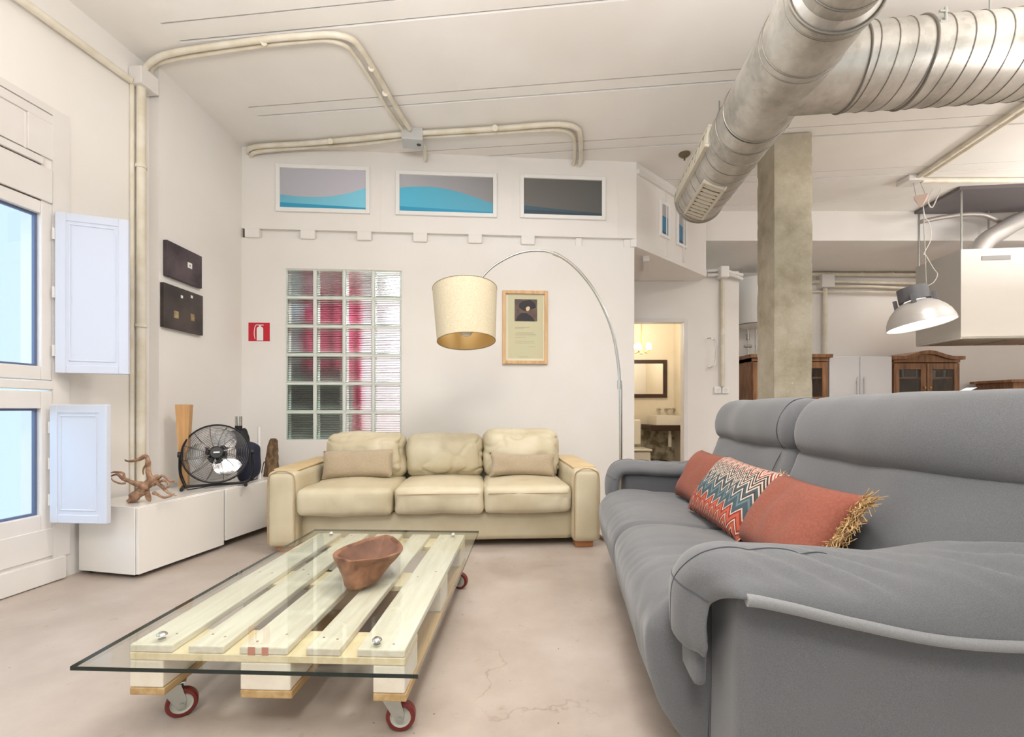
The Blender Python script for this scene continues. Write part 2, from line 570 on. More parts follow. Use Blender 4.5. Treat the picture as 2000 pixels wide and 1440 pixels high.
def rounded(size, r, n=(14, 10, 8), puff=(0, 0, 0), amp=0.0, scale=6.0, seed=1.0, wrinkle=0.0, wdir=(8, 3, 3)):
    """puffy rounded box centred on the origin; puff bulges the faces"""
    t = bmesh.new()
    hx, hy, hz = size[0] / 2, size[1] / 2, size[2] / 2
    h = (hx, hy, hz)
    vmap = {}
    def vert(i, j, k):
        key = (i, j, k)
        if key in vmap:
            return vmap[key]
        u = [2 * i / n[0] - 1, 2 * j / n[1] - 1, 2 * k / n[2] - 1]
        # spread grid toward edges
        u = [math.sin(x * PI / 2) * 0.55 + x * 0.45 for x in u]
        P = Vector([u[a] * h[a] for a in range(3)])
        Q = Vector([max(-(h[a] - r), min(h[a] - r, P[a])) for a in range(3)])
        d = P - Q
        if d.length > 1e-9:
            P = Q + d.normalized() * r
        for a in range(3):
            b1, c1 = (a + 1) % 3, (a + 2) % 3
            P[a] += puff[a] * u[a] * (1 - u[b1] ** 2) * (1 - u[c1] ** 2)
        if amp or wrinkle:
            nn = P.normalized()
            g = nz(P, scale, seed) * amp
            if wrinkle:
                q = (P[0] * wdir[0], P[1] * wdir[1], P[2] * wdir[2])
                g -= wrinkle * max(0.0, 1 - abs(nz(q, 1.0, seed + 5)) * 7)
            P = P + nn * g
        v = t.verts.new(P)
        vmap[key] = v
        return v
    def face(ax, side):
        a1, a2 = (ax + 1) % 3, (ax + 2) % 3
        for p in range(n[a1]):
            for q in range(n[a2]):
                ids = []
                for dp, dq in ((0, 0), (1, 0), (1, 1), (0, 1)):
                    c = [0, 0, 0]
                    c[ax] = n[ax] if side else 0
                    c[a1] = p + dp
                    c[a2] = q + dq
                    ids.append(vert(*c))
                t.faces.new(ids)
    for ax in range(3):
        face(ax, 0)
        face(ax, 1)
    return t

def upholster(prof, b0, b1, r=0.03, nb=26, sub=4, amp=0.004, seed=1.0, wr=0.0, wdir=(9, 3, 9), axis='y', crown=0.0):
    """closed (a,z) profile swept along b with rounded ends and soft wrinkles; returns rings"""
    P = crom([(p[0], p[1], 0) for p in prof], sub, True)
    n = len(P)
    area = sum(P[i].x * P[(i + 1) % n].y - P[(i + 1) % n].x * P[i].y for i in range(n))
    sg = 1 if area > 0 else -1
    nor = []
    for i in range(n):
        d = P[(i + 1) % n] - P[i - 1]
        nor.append(Vector((d.y, -d.x, 0)).normalized() * sg)
    L = b1 - b0
    bs = [0, 0.08, 0.25, 0.5, 0.8] + [1.0]
    ts = [r * q for q in bs]
    mid = [r + (L - 2 * r) * k / nb for k in range(1, nb)]
    ts = ts + mid + [L - q for q in reversed([r * q for q in bs])]
    rings = []
    for t in ts:
        e = min(t, L - t)
        d = r - math.sqrt(max(0, r * r - (r - e) ** 2)) if e < r else 0.0
        cr = crown * (1 - (2 * t / L - 1) ** 2)
        rg = []
        for i in range(n):
            p = P[i] - nor[i] * (d - cr)
            q = Vector((p.x, b0 + t, p.y))
            g = nz(q, 5.0, seed) * amp
            if wr:
                w = (q.x * wdir[0], q.y * wdir[1], q.z * wdir[2])
                g -= wr * max(0.0, 1 - abs(nz(w, 1.0, seed + 3)) * 6)
            q = q + Vector((nor[i].x, 0, nor[i].y)) * g
            rg.append(q)
        rings.append(rg)
    return rings

def pillow_bm(w, h, th, n=26, pinch=0.05, seed=1.0, amp=0.006):
    t = bmesh.new()
    m = max(8, int(n * h / w))
    for s in (1, -1):
        g = {}
        for i in range(n + 1):
            for j in range(m + 1):
                u, v = 2 * i / n - 1, 2 * j / m - 1
                x = u * w / 2 * (1 - pinch * (1 - v * v))
                y = v * h / 2 * (1 - pinch * 1.4 * (1 - u * u))
                z = s * th / 2 * ((1 - u ** 4) * (1 - v ** 4)) ** 0.6
                z += s * amp * nz((x, y, s), 9, seed) * (1 - u * u) * (1 - v * v) * 2
                edge = max(abs(u), abs(v))
                g[i, j] = t.verts.new((x, y, z))
        for i in range(n):
            for j in range(m):
                t.faces.new((g[i, j], g[i + 1, j], g[i + 1, j + 1], g[i, j + 1]))
    bmesh.ops.remove_doubles(t, verts=t.verts[:], dist=0.0006)
    return t

# pixel helpers: a pixel of the photograph seen on a known plane gives a world point
def at_depth(x, y, Y):
    return Vector(((x - 1000) / FX * Y, Y, H - (y - 798) / FX * Y))
def at_height(x, y, z):
    Y = (H - z) * FX / (y - 798)
    return Vector(((x - 1000) / FX * Y, Y, z))

ROTF = -R(6.34)                       # the building grid
CEIL = 3.20
# back wall frame: origin at left corner, local x along the wall
BW0 = Vector((-2.36, 3.997, 0))
SB = 0.0709
ROTB = math.atan(SB)
def on_back(x, y):
    k = (x - 1000) / FX
    X = k * (3.997 + SB * 2.36) / (1 - k * SB)
    Y = 3.997 + SB * (X + 2.36)
    return math.hypot(X + 2.36, Y - 3.997), H - (y - 798) / FX * Y
# near left wall frame: origin (-2.75,0), local y along the wall
def on_left(x, y):
    k = (x - 1000) / FX
    Y = -2.75 / (k - 0.111)
    return Y / 0.9939, H - (y - 798) / FX * Y

def structure(o, **kw):
    o['kind'] = 'structure'
    return o

# =================================================================== STRUCTURE
b = MB(); b.box((-3.2, -2.6, -0.1), (8.2, 7.3, 0.0))
structure(b.build('floor', M_floor))

# ceiling: slabs and joist soffits separated by thin recessed joints, laid on the building grid
ceil = empty('ceiling', rotz=ROTF, kind='structure')
b = MB(); b.box((-3.4, -3.2, CEIL + 0.05), (8.6, 7.4, CEIL + 0.1)); b.build('deck', M_crack, ceil)
b = MB(); b.box((-3.4, -3.2, CEIL), (-2.3602, 7.4, CEIL + 0.05)); b.build('border_strip', M_ceil, ceil)
joists = [(1.0 - 0.74 * 4 + 0.74 * k, 1.13 - 0.74 * 4 + 0.74 * k) for k in range(0, 5)]
joists = [(-1.96, -1.83), (-1.22, -1.09), (-0.48, -0.35), (0.26, 0.39), (1.0, 1.13), (1.74, 1.87), (2.475, 2.61), (3.235, 3.345), (3.96, 4.10), (4.72, 4.86)]
prev = -3.2
G = 0.0075
for (a, c) in joists + [(5.4, None)]:
    b = MB(); b.box((-2.36, prev + G, CEIL), (8.6, a - G, CEIL + 0.05))
    b.build('panel', M_ceil, ceil)
    if c is None:
        break
    b = MB(); b.box((-2.36, a + G, CEIL + 0.004), (8.6, c - G, CEIL + 0.05))
    b.build('joist', M_ceil, ceil)
    prev = c
b = MB(); b.box((-3.4, 5.4, CEIL), (8.6, 7.4, CEIL + 0.05)); b.build('panel', M_ceil, ceil)

# near left wall with a window opening
wl = empty('wall_left', loc=(-2.75, 0, 0), rotz=ROTF, kind='structure')
oy0, oy1, oz0, oz1 = 1.15, 2.50, 0.26, 2.02
b = MB()
b.box((-0.2, -2.8, 0), (0, oy0, CEIL + 0.02))
b.box((-0.2, oy1, 0), (0, 3.09, CEIL + 0.02))
b.box((-0.2, oy0, 0), (0, oy1, oz0))
b.box((-0.2, oy0, oz1), (0, oy1, CEIL + 0.02))
b.build('wall_surface', M_wall, wl)
# the far left wall stands slightly proud
b = MB(); b.box((-2.62, 3.06, 0), (-2.345, 4.05, CEIL + 0.02)); structure(b.build('wall_left_far', M_wall))
# baseboard
b = MB(); b.box((0.0, -2.0, 0.004), (0.028, 2.545, 0.125), 0.004)
bb = b.build('baseboard_left', M_trim); bb.location = (-2.75, 0, 0); bb.rotation_euler = (0, 0, ROTF); structure(bb)

# back wall: lower part with glass block opening, strip of joist ends, upper (loft) part
wb = empty('wall_back', loc=BW0, rotz=ROTB, kind='structure')
LB = math.hypot(3.506, 0.2486)
gx0, gz1 = on_back(557, 524)
gx1, gz0 = on_back(785, 844)
gz0 = gz1 - (gx1 - gx0) * 1.5
b = MB()
zl, zu = 2.415, 2.495
b.box((-0.05, 0, 0), (gx0, 0.12, zl)); b.box((gx1, 0, 0), (LB - 0.02, 0.12, zl))
b.box((gx0, 0, 0), (gx1, 0.12, gz0)); b.box((gx0, 0, gz1), (gx1, 0.12, zl))
b.build('lower_wall', M_wall, wb)
b = MB(); b.box((-0.05, 0.035, zl), (LB - 0.03, 0.12, zu)); b.build('recess_strip', M_wall, wb)
b = MB(); b.box((-0.05, 0.0, zu), (LB, 0.12, CEIL + 0.02)); b.build('upper_wall', M_wall, wb)
for i, px in enumerate((494, 602, 712, 821, 928, 1031, 1131, 1226)):
    lx, _ = on_back(px, 455)
    w = 0.062 if i < 6 else 0.03
    b = MB(); b.box((lx - w, -0.022 if i < 6 else 0.005, zl - 0.005), (lx + (w if i < 6 else 0.03), 0.036, zu - 0.004), 0.008)
    b.build('joist_end', M_wall, wb)
b = MB(); b.box((0.01, 0.02, zl), (0.045, 0.034, zu)); b.build('joist_pocket', M_crack, wb)
# thin vertical board joints of the upper wall
for px in (742, 1000, 1205):
    lx, _ = on_back(px, 380)
    b = MB(); b.box((lx, -0.004, zu), (lx + 0.012, 0.0, 3.02)); b.build('cover_strip', M_wall, wb)

# slanted loft side wall with soffit
LS0 = Vector((1.146, 4.245, 0)); LSD = Vector((1.09, 1.0, 0)); LSL = 1.42
ROTS = math.atan2(1.0, 1.09)
ls = empty('wall_loft_side', loc=LS0, rotz=ROTS, kind='structure')
b = MB(); b.box((0, 0, 2.42), (LSL, 0.1, CEIL + 0.02)); b.build('wall_surface', M_wall, ls)
b = MB(); b.box((0.52, -0.012, 2.45), (0.535, 0.0, 3.12)); b.build('door_joint', M_trim, ls)
b = MB(); b.box((0.86, -0.02, 2.46), (0.885, 0.0, 2.95)); b.build('door_edge', M_trim, ls)
b = MB(); b.box((0.0, -0.03, 3.09), (LSL, 0.0, 3.13), 0.004); b.build('cable_trunking', M_trim, ls)
b = MB(); b.prism([(1.146, 4.245), (2.2, 5.21), (2.2, 5.399), (0.96, 5.399), (0.96, 4.3)], 2.424, 2.50); structure(b.build('trim_1', M_wall))
b = MB(); b.box((-0.03, 0, 2.37), (0.03, 0.55, 2.424)); o = b.build('trim_2', M_wall); o.location = (1.31, 4.5, 0); o.rotation_euler = (0, 0, R(-17)); structure(o)

# bathroom partition with doorway
b = MB()
dx0, dx1, dz = 1.30, 2.01, 1.94
b.box((0.95, 5.4, 0), (dx0, 5.5, 2.42)); b.box((dx1, 5.4, 0), (2.66, 5.5, 2.54)); b.box((dx0, 5.4, dz), (dx1, 5.5, 2.42))
b.box((2.56, 5.5, 0), (2.66, 6.55, 2.54))
structure(b.build('wall_bathroom', M_wall))
d1 = empty('door_1', kind='structure')
b = MB(); b.box((dx1, 5.385, 0), (dx1 + 0.045, 5.40, dz + 0.04), 0.003); b.box((dx0 - 0.045, 5.385, 0), (dx0, 5.40, dz + 0.04), 0.003); b.box((dx0, 5.385, dz), (dx1, 5.40, dz + 0.04), 0.003)
b.build('door_casing', M_trim, d1)
b = MB(); b.box((0.85, 7.0, 0), (2.75, 7.1, 2.42)); structure(b.build('wall_bathroom_back', M_bath))
b = MB(); b.box((0.85, 5.5, 0), (0.95, 7.0, 2.42)); structure(b.build('wall_bathroom_left', M_bath))
b = MB(); b.box((2.46, 5.5, 0), (2.559, 7.0, 2.42)); structure(b.build('wall_bathroom_right', M_bath))
b = MB(); b.box((0.85, 5.5, 2.42), (2.56, 7.1, 2.5)); structure(b.build('ceiling_bathroom', M_bath))
b = MB(); b.box((1.96, 6.985, 0), (2.46, 7.0, 0.66)); structure(b.build('trim_3', M_patch))

# kitchen walls and deep beam
b = MB(); b.box((2.66, 6.55, 0), (8.2, 6.7, CEIL)); structure(b.build('wall_kitchen', M_wall))
b = MB(); b.box((2.12, 5.3, 2.86), (8.2, 6.6, CEIL + 0.02)); structure(b.build('trim_4', M_wall))
b = MB(); b.box((8.0, -2.6, 0), (8.2, 6.6, CEIL + 0.02)); structure(b.build('wall_right', M_wall))
# room behind the glass blocks
b = MB(); b.box((-2.8, 5.45, 0), (0.95, 5.55, 2.5)); b.box((-2.8, 4.0, 0), (-2.7, 5.5, 2.5)); b.box((0.95, 4.35, 0), (1.05, 5.4, 2.42))
structure(b.build('wall_back_room', mat('lilac_white_wall', srgb(238, 230, 234), 0.7)))
# wall behind the camera with large window openings
b = MB()
for (x0, x1) in ((-3.2, -2.4), (-0.3, 0.3), (2.6, 3.2), (5.6, 8.2)):
    b.box((x0, -2.6, 0), (x1, -2.4, CEIL + 0.02))
b.box((-3.2, -2.6, 0), (8.2, -2.4, 0.5)); b.box((-3.2, -2.6, 2.8), (8.2, -2.4, CEIL + 0.02))
structure(b.build('wall_front', M_wall))

# concrete column
def column():
    w, d, h = 0.30, 0.34, CEIL
    t = rounded((w, d, h), 0.008, n=(8, 8, 90))
    for v in t.verts:
        p = v.co
        e = max(0.0, min(abs(p.x) / (w / 2), abs(p.y) / (d / 2)) - 0.75) * 4
        k = nz((p.x, p.y, p.z), 7, 3) * 0.004 + nz((p.x, p.y, p.z), 30, 9) * 0.0025 - e * max(0, nz((p.x, p.y, p.z), 16, 5)) * 0.014
        nn = Vector((p.x, p.y, 0)).normalized()
        v.co = p + nn * k
    b = MB(); b.merge(t)
    c = b.build('concrete_column', M_conc, smooth=True, angle=50)
    c.rotation_euler = (0, 0, ROTF)
    a = Vector((2.167, 3.81, 0))
    rx = Vector((math.cos(ROTF), math.sin(ROTF), 0)); fy = Vector((-math.sin(ROTF), math.cos(ROTF), 0))
    c.location = a + rx * w / 2 + fy * d / 2 + Vector((0, 0, h / 2))
    tag(c, 'bare rough concrete column standing behind the grey sofa', 'column')
column()

# ------------------------------------------------------------------ left window
def in_left(o):
    o.location = (-2.75, 0, 0); o.rotation_euler = (0, 0, ROTF); return o
win = in_left(empty('window_1', kind='structure'))
b = MB()     # painted surround boards, proud of the wall
b.box((0, 2.49, 0.125), (0.012, 2.575, 2.545))
b.box((0, 1.0, 2.505), (0.012, 2.49, 2.545))
b.build('surround', M_trim, win)
b = MB(); b.box((0, 1.0, 2.265), (0.006, 2.36, 2.44)); b.build('transom_panel', M_trim, win)
b = MB(); b.box((0, 1.0, 2.452), (0.01, 2.492, 2.50), 0.002, seg=1); b.box((0, 2.375, 2.262), (0.01, 2.492, 2.452), 0.002, seg=1); b.build('transom_frame', M_trim, win)
b = MB(); b.box((0, 1.0, 2.214), (0.02, 2.44, 2.252), 0.003); b.build('transom_ledge', M_trim, win)
b = MB(); b.box((0, 1.0, 2.028), (0.012, 2.49, 2.207), 0.003, seg=1); b.build('upper_rail', M_trim, win)
b = MB(); b.box((-0.001, 1.0, 2.0), (0.002, 2.44, 2.262)); b.build('shadow_gap', M_crack, win)
b = MB(); b.box((-0.03, 1.0, 1.03), (0.012, 2.492, 1.075), 0.003, seg=1); b.build('middle_rail', M_trim, win)
b = MB(); b.box((0.0, 1.0, 0.14), (0.012, 2.492, 0.29), 0.003, seg=1); b.build('kick_board', M_trim, win)
M_gasket = mat('grey_blue_gasket', srgb(96, 108, 140), 0.5)
def sash(z0, z1, pz0, pz1, py1=2.437):
    o = None
    b = MB()
    fx0, fx1 = -0.05, 0.008
    b.box((fx0, py1, z0), (fx1, 2.49, z1), 0.004); b.box((fx0, 1.15, pz1), (fx1, py1, z1), 0.004)
    b.box((fx0, 1.15, z0), (fx1, py1, pz0), 0.004); b.box((fx0, 1.15, pz0), (fx1, 1.25, pz1), 0.004); b.box((fx0, 1.75, pz0), (fx1, 1.85, pz1), 0.004)
    f = b.build('window_frame', M_trim, win)
    b = MB()
    t = 0.012
    b.box((-0.035, py1 - t, pz0), (-0.018, py1, pz1)); b.box((-0.035, 1.85, pz0), (-0.018, py1 - t, pz0 + t)); b.box((-0.035, 1.85, pz1 - t), (-0.018, py1 - t, pz1))
    b.build('gasket', M_gasket, f)
    b = MB(); b.box((-0.03, 1.25, pz0), (-0.024, py1, pz1)); b.build('pane', M_pane, f)
sash(1.08, 2.02, 1.151, 1.955)
sash(0.26, 1.02, 0.369, 0.93)
# hanging cable and pale wall outside
b = MB()
b.tube(crom([(-0.5, 2.9, 0.93), (-0.5, 2.95, 0.8), (-0.5, 3.0, 0.6), (-0.5, 2.93, 0.4), (-0.5, 2.8, 0.28), (-0.5, 2.6, 0.22)], 5), 0.012, 8)
o = in_left(b.build('outdoor_cable', mat('pale_cable', srgb(240, 226, 220), 0.5))); tag(o, 'pale curved cable outside the lower left window pane', 'cable')

def shutter(y0, z0, z1, vec, L, label):
    """hinged panel shutter; vec = direction of leaf in the world"""
    ang = math.atan2(vec[1], vec[0])
    t = empty('window_shutter', label, 'shutter', 'white panel shutters of the left window', loc=(y0[0], y0[1], 0), rotz=ang)
    b = MB(); b.box((0.012, -0.010, z0 + 0.006), (L - 0.004, 0.010, z1 - 0.006), 0.002, seg=1); b.build('panel', M_shutter, t)
    b = MB()
    w = 0.045
    for (x0, x1, a, c) in ((0.008, 0.008 + w, z0, z1), (L - w, L, z0, z1), (0.008 + w, L - w, z0, z0 + w), (0.008 + w, L - w, z1 - w, z1)):
        b.box((x0, -0.014, a), (x1, 0.014, c), 0.003, seg=1)
    b.build('shutter_frame', M_shutter, t)
    b = MB()
    i = 0.065
    for (x0, x1, a, c) in ((i, i + 0.008, z0 + i, z1 - i), (L - i, L - i + 0.008, z0 + i, z1 - i), (i, L - i, z0 + i, z0 + i + 0.008), (i, L - i, z1 - i, z1 - i + 0.008)):
        b.box((x0, -0.0135, a), (x1, 0.0135, c), 0.002, seg=1)
    b.build('moulding', M_shutter, t)
    for zz in (z0 + 0.12, (z0 + z1) / 2, z1 - 0.12):
        b = MB(); b.cyl((0.0, -0.004, zz - 0.03), (0.0, -0.004, zz + 0.03), 0.008, 10); b.build('hinge', M_trim, t)
    return t
shutter((-2.452, 2.468), 1.12, 1.985, (0.30, 0.122), 0.325, 'larger white panel shutter folded open beside the upper window pane')
shutter((-2.452, 2.450), 0.325, 0.950, (0.34, -0.03), 0.335, 'smaller white panel shutter open below, in front of the white cabinet')

# ------------------------------------------------------------------ conduits
def conduit(name, runs, label, cat='pipe', mat_=M_conduit, clamps=(), group=None):
    o = empty(name, label, cat, group)
    for k, (pts, r) in enumerate(runs):
        b = MB(); b.tube(pts, r, 10); b.build('pipe', mat_, o, smooth=True)
    for (p, q, rr) in clamps:
        b = MB(); b.cyl(p, q, rr, 10); b.build('clamp', mat_, o, smooth=True)
    return o

# vertical pipe on the left wall
vx, vy = -2.378, 2.955
conduit('conduit', [([(vx, vy, 0.0), (vx, vy, 3.0)], 0.026), ([(vx - 0.036, vy - 0.028, 0.0), (vx - 0.036, vy - 0.028, 3.0)], 0.013)],
        'cream vertical pipe on the left wall beside the dark paintings',
        clamps=[((vx, vy, z), (vx, vy, z + 0.02), 0.033) for z in (1.45, 2.47)])
p0, p1 = at_depth(254, 156, 2.90), at_depth(30, -8, 2.27)
dirw = (p1 - p0)
conduit('conduit', [([p0, p0 + dirw * 2.6], 0.022)], 'cream pipe running along the top of the left wall above the window')
b = MB(); b.box((-0.045, -0.06, -0.06), (0.045, 0.07, 0.05), 0.006)
o = b.build('junction_box', M_trim); o.location = (-2.372, 2.965, 3.045); o.rotation_euler = (0, 0, ROTF); tag(o, 'white junction box in the upper left corner above the vertical pipe', 'junction box')

def ceilpts(pp, dz=0.03):
    return [at_height(x, y, CEIL - dz) for x, y in pp]
zc = CEIL - 0.03
curve = [Vector((-2.372, 2.972, 3.09))] + ceilpts([(292, 118), (340, 103), (510, 78), (600, 70), (650, 68), (685, 76), (705, 96), (740, 152), (770, 204), (800, 252)])
curve[1].z = 3.15
base = crom(curve, 5)
off = crom([Vector((-2.352, 3.0, 3.09))] + ceilpts([(300, 130), (345, 115), (510, 90), (600, 81), (640, 79), (672, 88), (692, 107), (727, 160), (757, 212), (788, 256)]), 5)
for q in (0, 1, 2, 3, 4):
    off[q].z = min(off[q].z, 3.16)
conduit('conduit', [(base, 0.0185), (off, 0.0135)], 'cream twin pipes curving across the ceiling from the left corner to the grey box',
        clamps=[(at_height(x, y, CEIL - 0.045), at_height(x, y, CEIL), 0.02) for x, y in ((515, 82), (725, 133), (752, 182))])
# pipes along the top of the back wall
def wallpipe(pp, last, z=zc):
    pts = ceilpts(pp, CEIL - z)
    return crom(pts + last, 5)
lp = [Vector((-2.30, 4.02, 3.145)), Vector((-2.20, 3.93, 3.16))]
conduit('conduit', [(crom(lp + ceilpts([(600, 280), (700, 271), (790, 262)]), 5), 0.020), (crom([lp[0] + Vector((0.02, 0, -0.03)), lp[1] + Vector((0.02, 0.02, -0.03))] + ceilpts([(600, 288), (700, 282), (790, 270)]), 5), 0.016)],
        'cream pipes between the left end of the back wall and the grey box', clamps=[(at_height(645, 276, CEIL - 0.05), at_height(645, 276, CEIL), 0.022)])
rp = at_depth(1126, 312, 4.2)
conduit('conduit', [(crom(ceilpts([(820, 260), (960, 252), (1060, 244), (1105, 244), (1128, 252), (1133, 268)]) + [Vector((rp.x + 0.025, 4.10, 3.165)), Vector((rp.x + 0.025, 4.20, 3.15))], 5), 0.020),
                    (crom(ceilpts([(820, 268), (960, 260), (1060, 254), (1095, 254), (1116, 262), (1122, 276)]) + [Vector((rp.x - 0.03, 4.10, 3.165)), Vector((rp.x - 0.03, 4.20, 3.15))], 5), 0.016)],
        'cream twin pipes from the grey box bending down into the back wall', clamps=[(at_height(967, 250, CEIL - 0.05), at_height(967, 250, CEIL), 0.024)])
jb = at_height(806, 270, CEIL - 0.05)
o = empty('junction_box', 'grey square junction box on the ceiling where the cream pipes meet', 'junction box', loc=(jb.x, jb.y, CEIL), rotz=R(8))
b = MB(); b.box((-0.085, -0.075, -0.10), (0.085, 0.075, 0.0), 0.006); b.build('box_body', mat('light_grey_plastic', srgb(200, 200, 198), 0.5), o)
b = MB(); b.tube(crom([(0.07, 0.03, -0.05), (0.085, 0.12, -0.05), (0.09, 0.18, -0.06), (0.09, 0.28, -0.075)], 4), 0.017, 8); b.build('outlet_pipe', M_conduit, o, smooth=True)
b = MB(); b.cyl((0.05, 0, -0.09), (0.05, 0, -0.103), 0.018, 12); b.build('knockout', M_crack, o)

# kitchen pipes
def ky(x, y, Y=6.5):
    return at_depth(x, y, Y)
conduit('conduit', [([ky(1560, 536), ky(1830, 537)], 0.03), ([ky(1560, 551), ky(1600, 551)], 0.03), ([ky(1620, 550), ky(1830, 555)], 0.022), ([ky(1620, 560), ky(1700, 560), ky(1830, 566)], 0.02), ([ky(1560, 570), ky(1830, 572)], 0.014)],
        'bundle of cream horizontal pipes along the kitchen wall behind the lamp', clamps=[(ky(x, 536), ky(x, 536) + Vector((0.02, 0, 0)), 0.036) for x in (1614, 1680, 1740)])
o = conduit('conduit', [([ky(1611, 560), ky(1611, 770)], 0.032)], 'cream vertical pipe on the kitchen wall left of the fridge')
b = MB(); p = ky(1611, 551); b.box((p.x - 0.09, 6.42, p.z - 0.09), (p.x + 0.09, 6.55, p.z + 0.09), 0.008)
o = b.build('junction_box', M_trim); tag(o, 'white junction box on the kitchen wall right of the concrete column', 'junction box')
o = conduit('conduit', [([at_depth(1411, 545, 5.37), at_depth(1411, 755, 5.37)], 0.022)], 'thin vertical pipe above the socket on the white partition',
            clamps=[(at_depth(1411, 652, 5.37), at_depth(1411, 655, 5.37), 0.028)])
tr = empty('pipe_trunking', 'white pipe fittings along the top edge of the white partition', 'pipe')
b = MB(); p = at_depth(1412, 532, 5.33); b.box((p.x - 0.05, 5.27, p.z - 0.07), (p.x + 0.05, 5.4, p.z + 0.06), 0.01); b.build('fitting', M_trim, tr)
for dz in (0.025, -0.025):
    b = MB(); b.tube(crom([(p.x - 0.17, 5.36, p.z + dz), (p.x, 5.34, p.z + dz), (p.x + 0.12, 5.34, p.z + dz * 0.6 - 0.02), (p.x + 0.24, 5.36, p.z - 0.05 + dz)], 5), 0.02, 10); b.build('pipe', M_trim, tr, smooth=True)
so = empty('wall_socket', 'white double wall socket at the foot of the thin vertical pipe', 'socket')
p = at_depth(1411, 762, 5.38)
for dx in (-0.055, 0.035):
    b = MB(); b.box((p.x + dx - 0.04, 5.372, p.z - 0.04), (p.x + dx + 0.04, 5.4, p.z + 0.04), 0.006); s = b.build('socket_plate', M_white, so)
    b = MB(); b.cyl((p.x + dx, 5.3725, p.z), (p.x + dx, 5.370, p.z), 0.022, 16); b.build('socket_face', M_trim, s)
# pull handle on the partition
b = MB()
h0, h1 = at_depth(1385, 660, 5.36), at_depth(1385, 718, 5.36)
b.tube(crom([(h0.x, 5.398, h0.z), (h0.x + 0.005, 5.33, h0.z - 0.01), (h0.x + 0.05, 5.31, h0.z - 0.06), (h1.x + 0.05, 5.31, h1.z + 0.05), (h1.x + 0.01, 5.33, h1.z), (h1.x + 0.01, 5.398, h1.z)], 5), 0.007, 8)
o = b.build('pull_handle', M_chrome, smooth=True); tag(o, 'slim pull handle on the white partition right of the bathroom doorway', 'handle')

# ------------------------------------------------------------------ pictures
def wave_print(xa, xb, ya, yb, kind, label):
    """framed print on the upper back wall, wave made of flat colour fields"""
    l0, z1 = on_back(xa, ya); l1, z1b = on_back(xb, yb[0] if isinstance(yb, tuple) else ya)
    o = empty('framed_print', label, 'picture', 'wave prints on the upper wall', loc=BW0, rotz=ROTB)
    return o, l0, l1
GRAD = {}
def grad_mat(name, c0, c1):
    m, nt, b_ = newmat(name)
    tc = nt.nodes.new('ShaderNodeTexCoord'); sx = nt.nodes.new('ShaderNodeSeparateXYZ')
    nt.links.new(tc.outputs['Generated'], sx.inputs[0])
    nt.links.new(ramp(nt, sx.outputs['X'], [(0, c0), (1, c1)]), b_.inputs['Base Color'])
    b_.inputs['Roughness'].default_value = 0.55
    return m
def make_print(frame_org, rot, l0, l1, z0, z1, top, wavef, seac, dark, label, proud=-0.022, nfr=0.035, group='wave prints on the upper wall'):
    o = empty('framed_print', label, 'picture', group, loc=frame_org, rotz=rot)
    f = nfr
    b = MB()
    for (a, c, q, w) in ((l0 - f, l0, z0 - f, z1 + f), (l1, l1 + f, z0 - f, z1 + f), (l0, l1, z1, z1 + f), (l0, l1, z0 - f, z0)):
        b.box((a, proud, q), (c, 0.0, w), 0.003, seg=1)
    b.build('frame', M_white, o)
    b = MB(); b.box((l0, -0.006, z0), (l1, 0, z1)); b.build('picture_sky', top, o)
    n = 28
    pts = [(l0 + (l1 - l0) * i / n, z0 + (z1 - z0) * wavef(i / n)) for i in range(n + 1)]
    Mx = Matrix(((1, 0, 0, 0), (0, 0, 1, 0), (0, 1, 0, 0), (0, 0, 0, 1)))
    b = MB(); b.prism([(l0, z0)] + [(l1, z0)] + pts[::-1], -0.0085, -0.006, Mx); b.build('picture_wave', seac, o)
    b = MB(); b.prism([(l0, z0), (l1, z0), (l1, z0 + (z1 - z0) * 0.05), (l0, z0 + (z1 - z0) * 0.13)], -0.0105, -0.0085, Mx); b.build('picture_water', dark, o)
    return o
def pxr(x0, x1, y0, y1):
    a, za = on_back(x0, y0); c, zb = on_back(x0, y1); d, _ = on_back(x1, y0)
    return a, d, zb, za
a, d, z0, z1 = pxr(548, 715, 329, 406)
make_print(BW0, ROTB, a, d, z0, z1, grad_mat('lilac_grey_print', srgb(182, 182, 190), srgb(200, 197, 208)), lambda t: 0.33 - 0.06 * math.sin(t * PI) + 0.24 * t ** 3,
           grad_mat('cyan_print', srgb(110, 182, 204), srgb(134, 214, 240)), mat('deep_cyan_print', srgb(52, 158, 198), 0.5), 'white framed print of a low cyan wave rising to the right, nearest the left corner')
a, d, z0, z1 = pxr(781, 963, 342, 413)
make_print(BW0, ROTB, a, d, z0, z1, grad_mat('grey_print', srgb(184, 184, 190), srgb(146, 144, 146)), lambda t: 0.60 + 0.14 * math.sin(min(t, 1) * PI * 1.05 + 0.25) - 0.36 * t ** 1.6 + (0.1 * t * t),
           grad_mat('cyan_print_b', srgb(90, 190, 222), srgb(94, 168, 192)), mat('deep_cyan_print', srgb(52, 158, 198), 0.5), 'white framed print of a rounded cyan wave crest, the middle one of three')
a, d, z0, z1 = pxr(1023, 1175, 349, 419)
make_print(BW0, ROTB, a, d, z0, z1, grad_mat('dark_grey_print', srgb(112, 110, 106), srgb(92, 92, 90)), lambda t: 0.24 - 0.16 * t,
           grad_mat('slate_print', srgb(66, 96, 112), srgb(62, 78, 88)), mat('dark_slate_print', srgb(58, 72, 84), 0.5), 'dark grey framed print with a thin slate blue band, above the poster')
